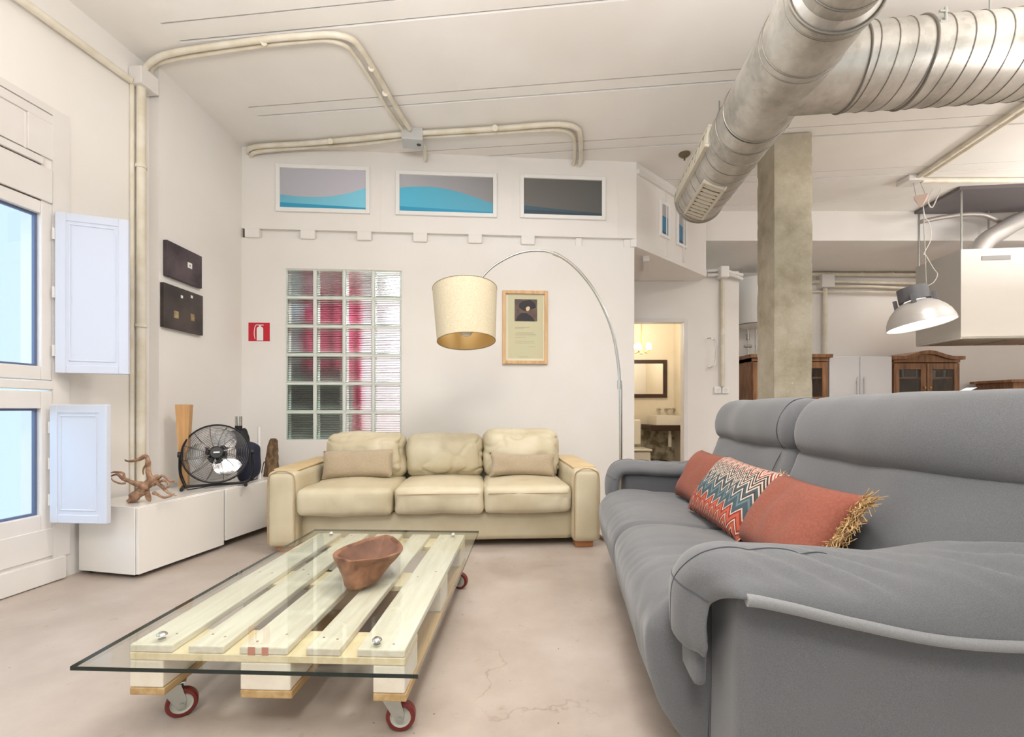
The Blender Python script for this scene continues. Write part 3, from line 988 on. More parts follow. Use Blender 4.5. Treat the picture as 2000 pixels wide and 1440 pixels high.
for k, (xa, xb, lab) in enumerate(((0.42, 0.56, 'left narrow blue and grey print on the slanted wall under the duct end'), (0.80, 0.90, 'right narrow blue and grey print on the slanted wall, partly behind the duct'))):
    def lsx(px, py):
        kx = (px - 1000) / FX
        Y = (4.245 * 1.09 - 1.146) / (1.09 - kx)
        return math.hypot(kx * Y - 1.146, Y - 4.245), H - (py - 798) / FX * Y
    if k == 0:
        a, za = lsx(1290, 398); c, _ = lsx(1303, 404); _, zb = lsx(1290, 456)
    else:
        a, za = lsx(1323, 412); c, _ = lsx(1336, 420); _, zb = lsx(1323, 474)
    make_print(LS0, ROTS, a, c, zb, za, mat('lilac_print', srgb(176, 172, 172), 0.5), lambda t: 0.62 - 0.1 * t * k, mat('steel_blue_print', srgb(62, 124, 158), 0.5), mat('deep_blue_print', srgb(48, 84, 112), 0.5), lab, nfr=0.03, group='narrow prints on the slanted wall')

# dark paintings on the far left wall
def dark_painting(xa, xb, ya0, ya1, label, spots, tint):
    Y0 = -2.345 / ((xa - 1000) / FX); Y1 = -2.345 / ((xb - 1000) / FX)
    z1 = H - (ya0 - 798) / FX * Y0; z0 = H - (ya1 - 798) / FX * Y0
    o = empty('painting', label, 'painting', loc=(-2.345, Y0, z0))
    b = MB(); b.box((0, 0, 0), (0.03, Y1 - Y0, z1 - z0), 0.004); b.build('canvas', tint, o)
    for (u, v, w, h, m_) in spots:
        b = MB(); b.box((0.03, u * (Y1 - Y0) - w / 2, v * (z1 - z0) - h / 2), (0.0325, u * (Y1 - Y0) + w / 2, v * (z1 - z0) + h / 2), 0.001, seg=1); b.build('light_patch', m_, o)
    return o
M_darkcanvas = mat('dark_purple_brown_paint', srgb(52, 42, 48), 0.5, c2=srgb(92, 76, 82), nscale=7, detail=6)
M_ochre = mat('ochre_paint', srgb(176, 158, 116), 0.6, c2=srgb(140, 112, 80), nscale=30)
dark_painting(318, 387, 468, 538, 'dark square painting with one small cream square, upper of the pair', [(0.62, 0.55, 0.045, 0.04, M_white), (0.62, 0.55, 0.012, 0.014, M_darkcanvas)], M_darkcanvas)
dark_painting(312, 389, 551, 638, 'dark square painting with two ochre spots, lower of the pair', [(0.28, 0.34, 0.045, 0.05, M_ochre), (0.70, 0.38, 0.04, 0.05, M_ochre), (0.42, 0.80, 0.02, 0.02, M_white), (0.68, 0.88, 0.02, 0.02, M_white)], mat('dark_brown_paint', srgb(50, 42, 42), 0.5, c2=srgb(82, 70, 66), nscale=6, detail=6))

# fire extinguisher sign
def sign():
    a, za = on_back(484, 629); c, zb = on_back(529, 671)
    w, h = c - a, za - zb
    o = empty('fire_extinguisher_sign', 'small red square sign with a white fire extinguisher symbol', 'sign', loc=BW0 + Vector((math.cos(ROTB), math.sin(ROTB), 0)) * a + Vector((0, 0, zb)), rotz=ROTB)
    b = MB(); b.box((0, -0.003, 0), (w, 0, h)); b.build('backing', M_white, o)
    b = MB(); b.box((0.007, -0.0045, 0.018), (w - 0.007, -0.003, h - 0.006)); b.build('red_field', mat('sign_red', srgb(200, 34, 52), 0.5), o)
    Mx = Matrix(((1, 0, 0, 0), (0, 0, 1, 0), (0, 1, 0, 0), (0, 0, 0, 1)))
    cx = w * 0.54
    bodyp = [(cx - 0.027, 0.024), (cx + 0.027, 0.024), (cx + 0.027, h * 0.68)] + [(cx + 0.027 * math.cos(t), h * 0.68 + 0.02 * math.sin(t)) for t in [PI * k / 8 for k in range(1, 8)]] + [(cx - 0.027, h * 0.68)]
    b = MB(); b.prism(bodyp, -0.006, -0.0045, Mx); b.build('cylinder_symbol', M_white, o)
    b = MB(); b.box((cx - 0.008, -0.006, h * 0.76), (cx + 0.008, -0.0045, h * 0.86)); b.box((cx - 0.02, -0.006, h * 0.84), (cx + 0.03, -0.0045, h * 0.875)); b.build('valve_symbol', M_white, o)
    b = MB(); b.tube(crom([(cx - 0.012, -0.005, h * 0.86), (cx - 0.035, -0.005, h * 0.84), (cx - 0.046, -0.005, h * 0.65), (cx - 0.048, -0.005, h * 0.4), (cx - 0.042, -0.005, h * 0.2)], 5), 0.0035, 6); b.build('hose_symbol', M_white, o)
sign()

# framed poster
def poster():
    a, za = on_back(981, 568); c, zb = on_back(1069, 712)
    w, h = c - a, za - zb
    o = empty('framed_poster', 'tall oak framed poster with a dark portrait above faint lines of text', 'poster', loc=BW0 + Vector((math.cos(ROTB), math.sin(ROTB), 0)) * a + Vector((0, 0, zb)), rotz=ROTB)
    f = 0.030
    for (x0, x1, q, r_) in ((0, f, 0, h), (w - f, w, 0, h), (f, w - f, h - f, h), (f, w - f, 0, f)):
        b = MB(); b.box((x0, -0.028, q), (x1, 0, r_), 0.003, seg=1); b.build('frame_rail', M_frame, o)
    b = MB(); b.box((f, -0.008, f), (w - f, 0, h - f)); b.build('mat_board', mat('cream_mat', srgb(232, 224, 200), 0.6), o)
    b = MB(); b.box((f + 0.022, -0.0095, f + 0.022), (w - f - 0.012, -0.008, h - f - 0.008)); sh = b.build('print_sheet', mat('sage_paper', srgb(204, 204, 168), 0.6, c2=srgb(210, 200, 164), nscale=3), o)
    x0, x1, q0, q1 = w * 0.27, w * 0.77, h * 0.585, h * 0.885
    b = MB(); b.box((x0, -0.011, q0), (x1, -0.0095, q1)); b.build('portrait_ground', mat('brown_print', srgb(126, 100, 84), 0.6, c2=srgb(80, 66, 66), nscale=9), sh)
    Mx = Matrix(((1, 0, 0, 0), (0, 0, 1, 0), (0, 1, 0, 0), (0, 0, 0, 1)))
    W_, H_ = x1 - x0, q1 - q0
    P = lambda u, v: (x0 + u * W_, q0 + v * H_)
    b = MB(); b.prism([P(0.04, 0), P(0.92, 0), P(0.75, 0.22), P(0.55, 0.36), P(0.3, 0.38), P(0.14, 0.22)], -0.0122, -0.011, Mx)
    b.prism([P(0.2, 0.62), P(0.35, 0.5), P(0.5, 0.46), P(0.62, 0.5), P(0.95, 0.62), P(0.92, 0.8), P(0.7, 0.97), P(0.35, 0.92), P(0.2, 0.78)], -0.0122, -0.011, Mx)
    b.build('portrait_figure', mat('charcoal_print', srgb(44, 40, 44), 0.6), sh)
    b = MB(); b.prism([P(0.5, 0.5), P(0.58, 0.46), P(0.66, 0.52), P(0.68, 0.64), P(0.6, 0.68), P(0.5, 0.62)], -0.0134, -0.0122, Mx)
    b.build('portrait_face', mat('pale_skin_print', srgb(226, 200, 160), 0.6), sh)
    b = MB()
    for k, (v, u0, u1) in enumerate(((0.50, 0.28, 0.6), (0.48, 0.28, 0.48), (0.425, 0.32, 0.7), (0.405, 0.28, 0.74), (0.383, 0.3, 0.74), (0.36, 0.28, 0.52), (0.31, 0.28, 0.7), (0.285, 0.28, 0.72), (0.235, 0.58, 0.72), (0.095, 0.36, 0.56))):
        b.box((w * u0, -0.0104, h * v), (w * u1, -0.0095, h * v + 0.003))
    b.build('text_lines', mat('faint_ink', srgb(168, 166, 138), 0.7), sh)
poster()

# ------------------------------------------------------------------ glass blocks
gb = empty('window_2', loc=BW0, rotz=ROTB, kind='structure')
cw = (gx1 - gx0) / 4
ch = (gz1 - gz0) / 6
b = MB()
for i in range(5):
    x = gx0 + i * cw
    b.box((x - 0.007, 0.006, gz0), (x + 0.007, 0.11, gz1))
for j in range(7):
    z = gz0 + j * ch
    b.box((gx0, 0.006, z - 0.006), (gx1, 0.11, z + 0.006))
b.build('mortar', M_white, gb)
first = None
for i in range(4):
    for j in range(6):
        cx, cz = gx0 + (i + 0.5) * cw, gz0 + (j + 0.5) * ch
        if first is None:
            a, c = cw / 2 - 0.008, ch / 2 - 0.007
            t = 0.009
            b = MB()
            for (x0, x1, z0, z1) in ((-a, -a + t, -c, c), (a - t, a, -c, c), (-a + t, a - t, -c, -c + t), (-a + t, a - t, c - t, c)):
                b.box((x0, 0.004, z0), (x1, 0.10, z1), 0.003, seg=1)
            o = b.build('glass_block', M_blockrim, gb)
            b = MB(); b.box((-a + t, 0.008, -c + t), (a - t, 0.02, c - t), 0.003, seg=1); b.build('block_face', M_ribh, o)
            first = o
        else:
            o = clone(first, gb)
        o.location = (cx, 0, cz)
# things behind the glass blocks
b = MB()
pts = []
n = 60
rings = []
for k in range(n + 1):
    u = k / n
    x = -2.16 + 0.62 * u
    y = 4.78 + 0.03 * math.sin(u * 30) + 0.012 * math.sin(u * 71)
    rings.append([Vector((x, y, 2.25)), Vector((x + 0.03 * u, y, 0.35)), Vector((x + 0.03 * u, y + 0.008, 0.35)), Vector((x, y + 0.008, 2.25))])
b.loft(rings); o = b.build('pink_curtain', M_curtain, smooth=True, angle=70); tag(o, 'pink hanging cloth blurred behind the glass blocks', 'curtain')
b = MB(); b.merge(rounded((0.76, 0.3, 1.36), 0.03, n=(6, 4, 8), amp=0.01), Matrix.Translation((-1.98, 4.5, 0.685)))
o = b.build('dark_cabinet', mat('black_grey_fabric', srgb(92, 90, 84), 0.7), smooth=True); tag(o, 'dark grey upright shape low behind the glass blocks', 'cabinet')
sh = empty('storage_shelf', 'grey open shelf behind the left column of glass blocks', 'shelf')
b = MB()
b.box((-2.68, 4.9, 0), (-2.65, 5.2, 2.2)); b.build('side_panel', mat('grey_laminate', srgb(128, 126, 130), 0.6), sh)
b = MB(); b.box((-2.14, 4.9, 0), (-2.11, 5.2, 2.2)); b.build('side_panel', mat('grey_laminate', srgb(128, 126, 130), 0.6), sh)
for k in range(5):
    b = MB(); b.box((-2.65, 4.9, 0.3 + 0.42 * k), (-2.14, 5.2, 0.33 + 0.42 * k)); b.build('shelf_board', _M['grey_laminate'], sh)
b = MB(); b.box((-0.02, 0, 0), (0.035, 0.02, 1.2)); o = b.build('leaning_board', mat('pale_green_board', srgb(200, 214, 206), 0.5)); o.location = (-1.66, 4.62, 0.3); o.rotation_euler = (0, R(3), 0)
o.location.z = 0.0; tag(o, 'pale narrow board leaning beside the pink cloth behind the glass', 'board')

# ------------------------------------------------------------------ duct
def duct():
    o = empty('air_duct', 'large galvanised spiral ventilation duct hanging diagonally under the ceiling', 'duct')
    F = Vector((-math.sin(ROTF), math.cos(ROTF), 0)); Rr = Vector((math.cos(ROTF), math.sin(ROTF), 0)); Z = Vector((0, 0, 1))
    C = Vector((1.585, 3.9, 2.70))
    at = lambda Y: C + F * ((Y - 3.9) / F.y)
    r = 0.195
    # three lengths of tube; the nearest one is narrower
    b = MB(); b.tube([at(2.74), at(3.9)], r, 64, caps=False); b.build('far_tube', M_galv, o, smooth=True, angle=60)
    b = MB(); b.tube([at(3.9), at(3.905)], r, 64); b.build('end_cap', M_galv, o, smooth=True, angle=30)
    b = MB(); b.tube([at(1.93), at(2.2), at(2.72)], [r + 0.002] * 3, 64, caps=False); b.build('branch_collar', M_galv, o, smooth=True, angle=60)
    b = MB(); b.tube([at(0.2), at(1.92)], 0.172, 64, caps=False); b.build('near_tube', M_galv, o, smooth=True, angle=60)
    b = MB(); b.tube([at(1.90), at(1.94)], [0.172, r + 0.002], 64, caps=False); b.build('reducer', M_galv, o, smooth=True, angle=60)
    def ring(Y, rr, w=0.006):
        pts = [at(Y) + (Rr * math.cos(t) + Z * math.sin(t)) * rr for t in [2 * PI * k / 64 for k in range(64)]]
        b = MB(); b.tube(pts, w, 8, closed=True); b.build('joint_ring', M_seam, o, smooth=True)
    for Y, rr, w in ((1.93, 0.199, 0.007), (1.97, 0.197, 0.004), (1.85, 0.174, 0.004), (2.19, 0.198, 0.004), (2.23, 0.197, 0.003), (2.72, 0.198, 0.006), (2.86, 0.197, 0.004), (3.9, 0.196, 0.008)):
        ring(Y, rr, w)
    # spiral seam of the far tube
    pts = []
    turns, nn = 8, 40
    for k in range(turns * nn + 1):
        t = 2 * PI * k / nn
        Y = 2.90 + (3.89 - 2.90) * k / (turns * nn)
        pts.append(at(Y) + (Rr * math.cos(t) + Z * math.sin(t)) * (r + 0.0005))
    b = MB(); b.tube(pts, 0.0028, 5); b.build('spiral_seam', M_seam, o, smooth=True)
    pts = []
    for k in range(5 * nn + 1):
        t = 2 * PI * k / nn
        Y = 0.4 + (1.82 - 0.4) * k / (5 * nn)
        pts.append(at(Y) + (Rr * math.cos(t) + Z * math.sin(t)) * 0.1725)
    b = MB(); b.tube(pts, 0.0028, 5); b.build('spiral_seam', M_seam, o, smooth=True)
    # grilles
    def grille(Y0, Y1, ang, w, proud=0.012):
        nrm = (Rr * math.cos(ang) + Z * math.sin(ang))
        tg = (Rr * -math.sin(ang) + Z * math.cos(ang))
        base_ = at(Y0) + nrm * (r * math.cos(w / 2 / r) - 0.002)
        L = (Y1 - Y0) / F.y
        M = Matrix.Translation(base_) @ Matrix((tg, F, nrm)).transposed().to_4x4()
        d = r * (1 - math.cos(w / 2 / r)) + proud
        gr = empty('grille'); gr.parent = o
        f = 0.02
        b = MB()
        for (x0, x1, y0, y1) in ((-w / 2, -w / 2 + f, 0, L), (w / 2 - f, w / 2, 0, L), (-w / 2 + f, w / 2 - f, 0, f), (-w / 2 + f, w / 2 - f, L - f, L)):
            b.box((x0, y0, -0.002), (x1, y1, d), 0.003, M, seg=1)
        ob = b.build('grille_frame', mat('grille_metal', srgb(206, 200, 184), 0.4, metal=0.3), gr)
        ns = 9
        for k in range(ns):
            y = f + (L - 2 * f) * (k + 0.5) / ns
            b = MB(); b.box((-w / 2 + f, y - 0.012, d - 0.0095), (w / 2 - f, y + 0.012, d - 0.007), 0, M @ Matrix.Translation((0, y, d - 0.008)) @ Matrix.Rotation(R(24), 4, 'X') @ Matrix.Translation((0, -y, -(d - 0.008))))
            b.build('slat', _M['grille_metal'], gr)
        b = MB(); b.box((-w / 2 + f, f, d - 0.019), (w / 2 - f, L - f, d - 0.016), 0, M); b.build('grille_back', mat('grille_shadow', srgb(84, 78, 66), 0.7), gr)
    grille(3.27, 3.80, R(-90 - 22), 0.17)
    grille(3.02, 3.84, R(-90 - 100), 0.15, 0.015)
    # branch to the right
    c0 = at(2.44)
    bra = lambda s: c0 + Rr * s
    b = MB(); b.tube([bra(0.0), bra(0.33)], r - 0.0005, 64, caps=False); b.build('branch_neck', M_galv, o, smooth=True, angle=60)
    b = MB(); b.tube([bra(0.33), bra(6.2)], r + 0.001, 64, caps=False); b.build('branch_tube', M_galv, o, smooth=True, angle=60)
    pts = []
    nn = 36
    turns = 34
    for k in range(turns * nn + 1):
        t = -2 * PI * k / nn
        pts.append(bra(0.33 + 0.082 * k / nn) + (F * math.cos(t) + Z * math.sin(t)) * (r + 0.0015))
    b = MB(); b.tube(pts, 0.0032, 5); b.build('spiral_seam', M_seam, o, smooth=True)
    for s, w in ((0.33, 0.005), (0.62, 0.007)):
        pts = [bra(s) + (F * math.cos(t) + Z * math.sin(t)) * (r + 0.003) for t in [2 * PI * k / 64 for k in range(64)]]
        b = MB(); b.tube(pts, w, 8, closed=True); b.build('joint_ring', M_seam, o, smooth=True)
    # clamp bracket on the branch
    q = bra(0.66) + (-F * math.cos(R(28)) + Z * math.sin(R(28))) * (r + 0.01)
    b = MB(); b.cyl(q + Vector((0, 0, 0.04)), q + Vector((0, 0, -0.06)), 0.006, 8); b.cyl(q + Vector((-0.03, 0, 0.02)), q + Vector((0.01, 0, 0.02)), 0.006, 8); b.cyl(q + Vector((-0.03, 0, -0.03)), q + Vector((0.03, 0, -0.03)), 0.006, 8)
    b.build('clamp_bolt', M_zinc, o, smooth=True)
    for Y in (1.2, 2.0, 3.4):
        b = MB(); b.cyl(at(Y) + Z * 0.15, Vector((at(Y).x, at(Y).y, CEIL)), 0.005, 8); b.build('hanger_rod', M_zinc, o)
    for s in (1.0, 3.0, 5.0):
        b = MB(); b.cyl(bra(s) + Z * 0.17, Vector((bra(s).x, bra(s).y, CEIL)), 0.005, 8); b.build('hanger_rod', M_zinc, o)
duct()
# little ceiling fixture
p = at_height(1337, 300, CEIL)
o = empty('sprinkler_head', 'small round metal fitting on the ceiling left of the duct end', 'sprinkler', loc=(p.x, p.y, CEIL))
b = MB(); b.lathe([(0.0, 0), (0.05, 0), (0.05, -0.012), (0.03, -0.03), (0.0, -0.035)], 20); b.build('rose', mat('dull_bronze', srgb(120, 108, 84), 0.4, metal=0.5), o, smooth=True)
b = MB(); b.cyl((0, 0, -0.03), (0, 0, -0.06), 0.008, 8); b.build('nozzle', _M['dull_bronze'], o)

# ------------------------------------------------------------------ cream sofa
def cream_sofa():
    o = empty('sofa', 'cream leather three seat sofa against the white back wall', 'sofa', loc=(-1.557, 2.92, 0), rotz=R(3.74))
    L = 2.15
    D = 0.93
    def cush(name, c, size, r, puff, seed, n=(22, 14, 10), wr=0.0, amp=0.006, wdir=(8, 3, 5), M=None, mt=M_leather, par=o):
        b = MB(); b.merge(rounded(size, r, n, puff, amp, 5.0, seed, wr, wdir), (Matrix.Translation(c) @ M) if M else Matrix.Translation(c))
        return b.build(name, mt, par, smooth=True, angle=80)
    cush('base', (L / 2, 0.50, 0.145), (L - 0.34, 0.84, 0.20), 0.02, (0, 0.004, 0), 1, (20, 8, 4))
    cush('back_frame', (L / 2, 0.80, 0.33), (L - 0.36, 0.24, 0.56), 0.05, (0, 0.01, 0), 2)
    for x, s in ((0.0925, 1), (L - 0.0925, 2)):
        a = cush('armrest', (x, 0.45, 0.285), (0.185, 0.90, 0.485), 0.035, (0.006, 0.01, 0.008), 3 + s, (10, 20, 14), amp=0.004)
        b = MB(); b.merge(rounded((0.165, 0.80, 0.012), 0.005, (6, 14, 2), (0, 0, 0.006), 0.002), Matrix.Translation((x, 0.48, 0.531)))
        b.build('arm_top_pad', M_armtop, a, smooth=True)
        b = MB(); e = 0.0935
        b.tube(crom([(x - e + 0.01, 0.004, 0.07), (x - e + 0.008, -0.004, 0.3), (x - e + 0.012, 0.0, 0.48), (x - e + 0.05, 0.003, 0.522), (x, 0.0, 0.530), (x + e - 0.05, 0.003, 0.522), (x + e - 0.012, 0.0, 0.48), (x + e - 0.008, -0.004, 0.3), (x + e - 0.01, 0.004, 0.07)], 6), 0.0035, 6)
        b.build('piping', M_stitch, a, smooth=True)
    xs = [0.188, 0.79, 1.375, 1.962]
    for k in range(3):
        w = xs[k + 1] - xs[k] - 0.004
        c = cush('seat_cushion', ((xs[k] + xs[k + 1]) / 2, 0.31 - (0.015 if k == 0 else 0), 0.328), (w, 0.64, 0.175), 0.035, (0.012, 0.014, 0.022), 10 + k * 3, (40, 28, 8), wr=0.005, amp=0.014)
        b = MB(); b.tube([(xs[k] + 0.03, -0.018, 0.375), (xs[k] + w / 2, -0.028, 0.378), (xs[k + 1] - 0.03, -0.018, 0.375)], 0.0025, 5); b.build('seam', M_stitch, c, smooth=True)
    bx = [0.19, 0.785, 1.375, 1.97]
    for k in range(3):
        w = bx[k + 1] - bx[k] - 0.002
        h = (0.335, 0.325, 0.355)[k]
        c = cush('back_cushion', ((bx[k] + bx[k + 1]) / 2, 0.585, 0.408 + h / 2), (w, 0.20, h), 0.075, (0.004, 0.05, 0.012), 30 + k * 4, (44, 10, 32), wr=0.012, amp=0.022, wdir=(7, 4, 9), M=Matrix.Rotation(R(-9), 4, 'X'))
    for x in (0.10, L - 0.10):
        for y in (0.09, 0.83):
            b = MB(); b.box((x - 0.06, y - 0.05, 0.0), (x + 0.06, y + 0.05, 0.045), 0.004); b.build('foot', M_foot, o)
    # loose cushions resting on the seat
    for (x, w, h, tilt, sd, lab) in ((0.465, 0.50, 0.205, 3, 1.0, 'flat beige oblong cushion at the left end of the cream sofa'), (1.665, 0.50, 0.175, -3, 6.0, 'rounder beige oblong cushion at the right end of the cream sofa')):
        b = MB(); b.merge(pillow_bm(w, h, 0.11, 26, 0.03 if x < 1 else 0.09, sd, 0.012))
        p = b.build('throw_cushion', M_beige, smooth=True, angle=80)
        lx, ly, lz = x, 0.395, 0.425 + h / 2
        ca, sa = math.cos(R(3.74)), math.sin(R(3.74))
        p.location = (-1.557 + ca * lx - sa * ly, 2.92 + sa * lx + ca * ly, lz)
        p.rotation_euler = (R(74), 0, R(3.74))
        p.rotation_euler.rotate_axis('Z', R(tilt * 0.5))
        tag(p, lab, 'cushion', 'beige cushions on the cream sofa')
cream_sofa()

# ------------------------------------------------------------------ grey sofa
GO = Vector((0.458, 0.93, 0))
RX = Vector((math.cos(ROTF), math.sin(ROTF), 0)); FY = Vector((-math.sin(ROTF), math.cos(ROTF), 0))
def gw(a, b_, z):
    return GO + RX * a + FY * b_ + Vector((0, 0, z))
def grey_sofa():
    o = empty('sofa', 'large grey fabric two seat sofa with padded arms and headrests', 'sofa', loc=GO, rotz=ROTF)
    LB_ = 1.93
    def sw(name, prof, b0, b1, par=o, mt=M_grey, curve=False, **kw):
        rg_ = upholster(prof, b0, b1, **kw)
        if curve:      # the near back swings outwards round the end of the arm
            for q_ in rg_:
                for v_ in q_:
                    if v_.y < 0.32:
                        v_.x += 0.21 * ((0.32 - v_.y) / 0.35) ** 1.7
        b = MB(); b.loft(rg_); return b.build(name, mt, par, smooth=True, angle=80)
    # arms bodies
    def box(name, lo, hi, r=0.018, n=(18, 8, 14), amp=0.003, sd=1):
        c = [(lo[i] + hi[i]) / 2 for i in range(3)]; s = [hi[i] - lo[i] for i in range(3)]
        b = MB(); b.merge(rounded(s, r, n, (0, 0.004, 0), amp, 4.0, sd), Matrix.Translation(c)); return b.build(name, M_grey, o, smooth=True, angle=80)
    box('arm_body', (0.0, 0.0, 0.06), (0.95, 0.19, 0.56), sd=3)
    box('arm_body', (0.0, 1.74, 0.06), (0.95, 1.93, 0.56), sd=8)
    box('base', (0.03, 0.19, 0.07), (0.92, 1.74, 0.26), sd=5)
    box('rear_panel', (0.72, 0.05, 0.20), (0.94, 1.88, 0.74), 0.04, sd=9)
    # seats with rolled front dropping to the floor
    prof = [(0.55, 0.42), (0.25, 0.452), (0.05, 0.468), (-0.07, 0.455), (-0.135, 0.40), (-0.145, 0.32), (-0.115, 0.20), (-0.05, 0.10), (-0.01, 0.065), (0.03, 0.09), (0.045, 0.18), (0.06, 0.27), (0.3, 0.28), (0.55, 0.28)]
    for k, (b0, b1) in enumerate(((0.185, 0.955), (0.957, 1.745))):
        sw('seat_cushion', prof, b0, b1, r=0.035, nb=44, sub=5, amp=0.008, seed=4 + k * 7, wr=0.004, wdir=(3.0, 16, 3.0), crown=0.006)
    # backs
    bp = [(0.40, 0.40), (0.415, 0.50), (0.455, 0.62), (0.495, 0.72), (0.525, 0.775), (0.62, 0.79), (0.72, 0.77), (0.80, 0.60), (0.80, 0.40), (0.6, 0.36)]
    hp = [(0.515, 0.775), (0.492, 0.83), (0.505, 0.90), (0.555, 0.955), (0.63, 0.965), (0.70, 0.93), (0.72, 0.85), (0.70, 0.77), (0.6, 0.76)]
    for k, (b0, b1) in enumerate(((-0.03, 0.868), (0.872, 1.76))):
        bk = sw('backrest', bp, b0 + (0.05 if k == 0 else 0), b1, curve=(k == 0), r=0.05, nb=34, sub=4, amp=0.010, seed=11 + k * 5, wr=0.0, wdir=(4, 4, 9), crown=0.008)
        b = MB(); b.tube([(0.51, b0 + 0.01, 0.745), (0.505, (b0 + b1) / 2, 0.752), (0.51, b1 - 0.01, 0.745)], 0.003, 5)
        hd = sw('headrest', hp, b0 - 0.005, b1 + 0.0, curve=(k == 0), r=0.06, nb=34, sub=4, amp=0.010, seed=21 + k * 5, wr=0.0, wdir=(4, 4, 9), crown=0.010)
        for bb_ in (b0 + 0.085, b1 - 0.085):
            if k == 1 and bb_ < (b0 + b1) / 2:
                b = MB(); b.tube(crom([(p[0] - (0.004 if p[0] < 0.6 else 0), bb_, p[1] + 0.006 * (p[1] > 0.9)) for p in hp[:5]], 4), 0.002, 5); b.build('seam', M_greydark, hd, smooth=True)
                b = MB(); b.tube(crom([(p[0] - 0.006, bb_ + 0.02 * (0.8 - p[1]), p[1]) for p in bp[:5]], 4), 0.002, 5); b.build('seam', M_greydark, bk, smooth=True)
    # arm pads
    def pad(mirror, seed):
        path = crom([(-0.060, 0.385, 0), (-0.072, 0.41, 0), (-0.078, 0.45, 0), (-0.072, 0.52, 0), (-0.045, 0.572, 0), (0.0, 0.594, 0), (0.08, 0.596, 0), (0.2, 0.590, 0), (0.34, 0.588, 0), (0.46, 0.602, 0), (0.58, 0.628, 0), (0.72, 0.655, 0), (0.90, 0.665, 0), (0.97, 0.63, 0)], 14)
        sec = crom([(0.222, -0.035, 0), (0.222, -0.008, 0), (0.19, 0.012, 0), (0.13, 0.026, 0), (0.07, 0.028, 0), (0.01, 0.010, 0), (-0.028, -0.03, 0), (-0.044, -0.072, 0), (-0.036, -0.088, 0), (-0.016, -0.080, 0), (-0.004, -0.05, 0), (0.03, -0.034, 0), (0.10, -0.036, 0), (0.19, -0.046, 0)], 4, True)
        n = len(path)
        rings = []
        s = 0
        tot = sum((path[i + 1] - path[i]).length for i in range(n - 1))
        edge = []
        for i in range(n):
            if i: s += (path[i] - path[i - 1]).length
            d = (path[min(i + 1, n - 1)] - path[max(i - 1, 0)]).normalized()
            nn = Vector((-d.y, d.x, 0))
            e = min(s, tot - s)
            sc = 1.0
            if e < 0.05:
                sc = max(0.12, math.sqrt(max(0.0, 1 - (1 - e / 0.05) ** 2)))
            g = 0.35 + 0.95 * min(1, max(0, (s - 0.22) / 0.55))
            ff = min(1, max(0, (s - 0.13) / 0.11)); ff = ff * ff * (3 - 2 * ff)
            rg = []
            for q in sec:
                bb_, h_ = q.x, q.y
                if h_ < -0.045 and bb_ < 0.0 or bb_ < 0.005:
                    h_ = h_ * g if h_ < 0 else h_
                c0 = -0.008
                hh = c0 + (h_ - c0) * sc
                bbs = 0.09 + (bb_ - 0.09) * (0.75 + 0.25 * sc)
                bbs = 0.23 - (0.23 - bbs) * (0.68 + 0.32 * ff)
                pos = path[i] + nn * hh
                w = 0.0
                if h_ > -0.06:
                    ph = pos.x * 72 + bbs * 95 + 3.0 * nz((pos.x, bbs, 0), 8, seed)
                    ridge = abs(math.sin(ph * 0.5)) ** 0.6
                    env = min(1, max(0, (0.16 - bbs) / 0.1)) * min(1, max(0.15, (s - 0.22) / 0.15))
                    w = -0.019 * (1 - ridge) * env * (0.4 + 1.2 * max(0, nz((pos.x, bbs, 0), 6, seed + 4) + 0.35)) + 0.006 * nz((pos.x, bbs, pos.y), 11, seed + 2)
                w *= min(1.0, max(0.0, (bbs + 0.03) / 0.05))
                pos = pos + nn * w
                fb = bbs if not mirror else LB_ - bbs
                rg.append(Vector((pos.x, fb, pos.y)))
            rings.append(rg)
            j = min(range(len(sec)), key=lambda z_: sec[z_].y + sec[z_].x * 0.3)
            edge.append(rg[j].copy())
        b = MB(); b.loft(rings)
        p = b.build('arm_pad', M_grey, o, smooth=True, angle=80)
        k0 = next(i for i in range(n) if path[i].x > -0.01 and path[i].y > 0.55)
        b = MB(); b.tube([q + Vector((0, 0.004 if mirror else -0.004, 0)) for q in edge[k0:]], 0.0125, 10); b.build('piping', M_greypipe, p, smooth=True)
        # stitched seam over the top
        seam = []
        j = min(range(len(sec)), key=lambda z_: abs(sec[z_].x - 0.085) + (10 if sec[z_].y < 0 else 0))
        seam = [r_[j] + Vector((0, 0, 0.001)) for r_ in rings[20:100]]
        b = MB(); b.tube(seam, 0.0016, 5); b.build('seam', M_greydark, p, smooth=True)
        seam = [rings[44][q] for q in range(0, 28)]
        b = MB(); b.tube(seam, 0.0016, 5); b.build('seam', M_greydark, p, smooth=True)
        return p
    pad(False, 2.0)
    pad(True, 7.0)
    # second, hanging flap of the near arm front
    b = MB(); b.merge(rounded((0.03, 0.12, 0.20), 0.014, (4, 8, 10), (0.004, 0, 0), 0.003), Matrix.Translation((-0.048, 0.155, 0.405))); b.build('front_flap', M_grey, o, smooth=True, angle=80)
    for (a, b_) in ((0.06, 0.08), (0.06, 1.86), (0.88, 0.08), (0.88, 1.86)):
        b = MB(); b.box((a - 0.03, b_ - 0.03, 0.0), (a + 0.03, b_ + 0.03, 0.07), 0.004); b.build('foot', M_black, o)
grey_sofa()

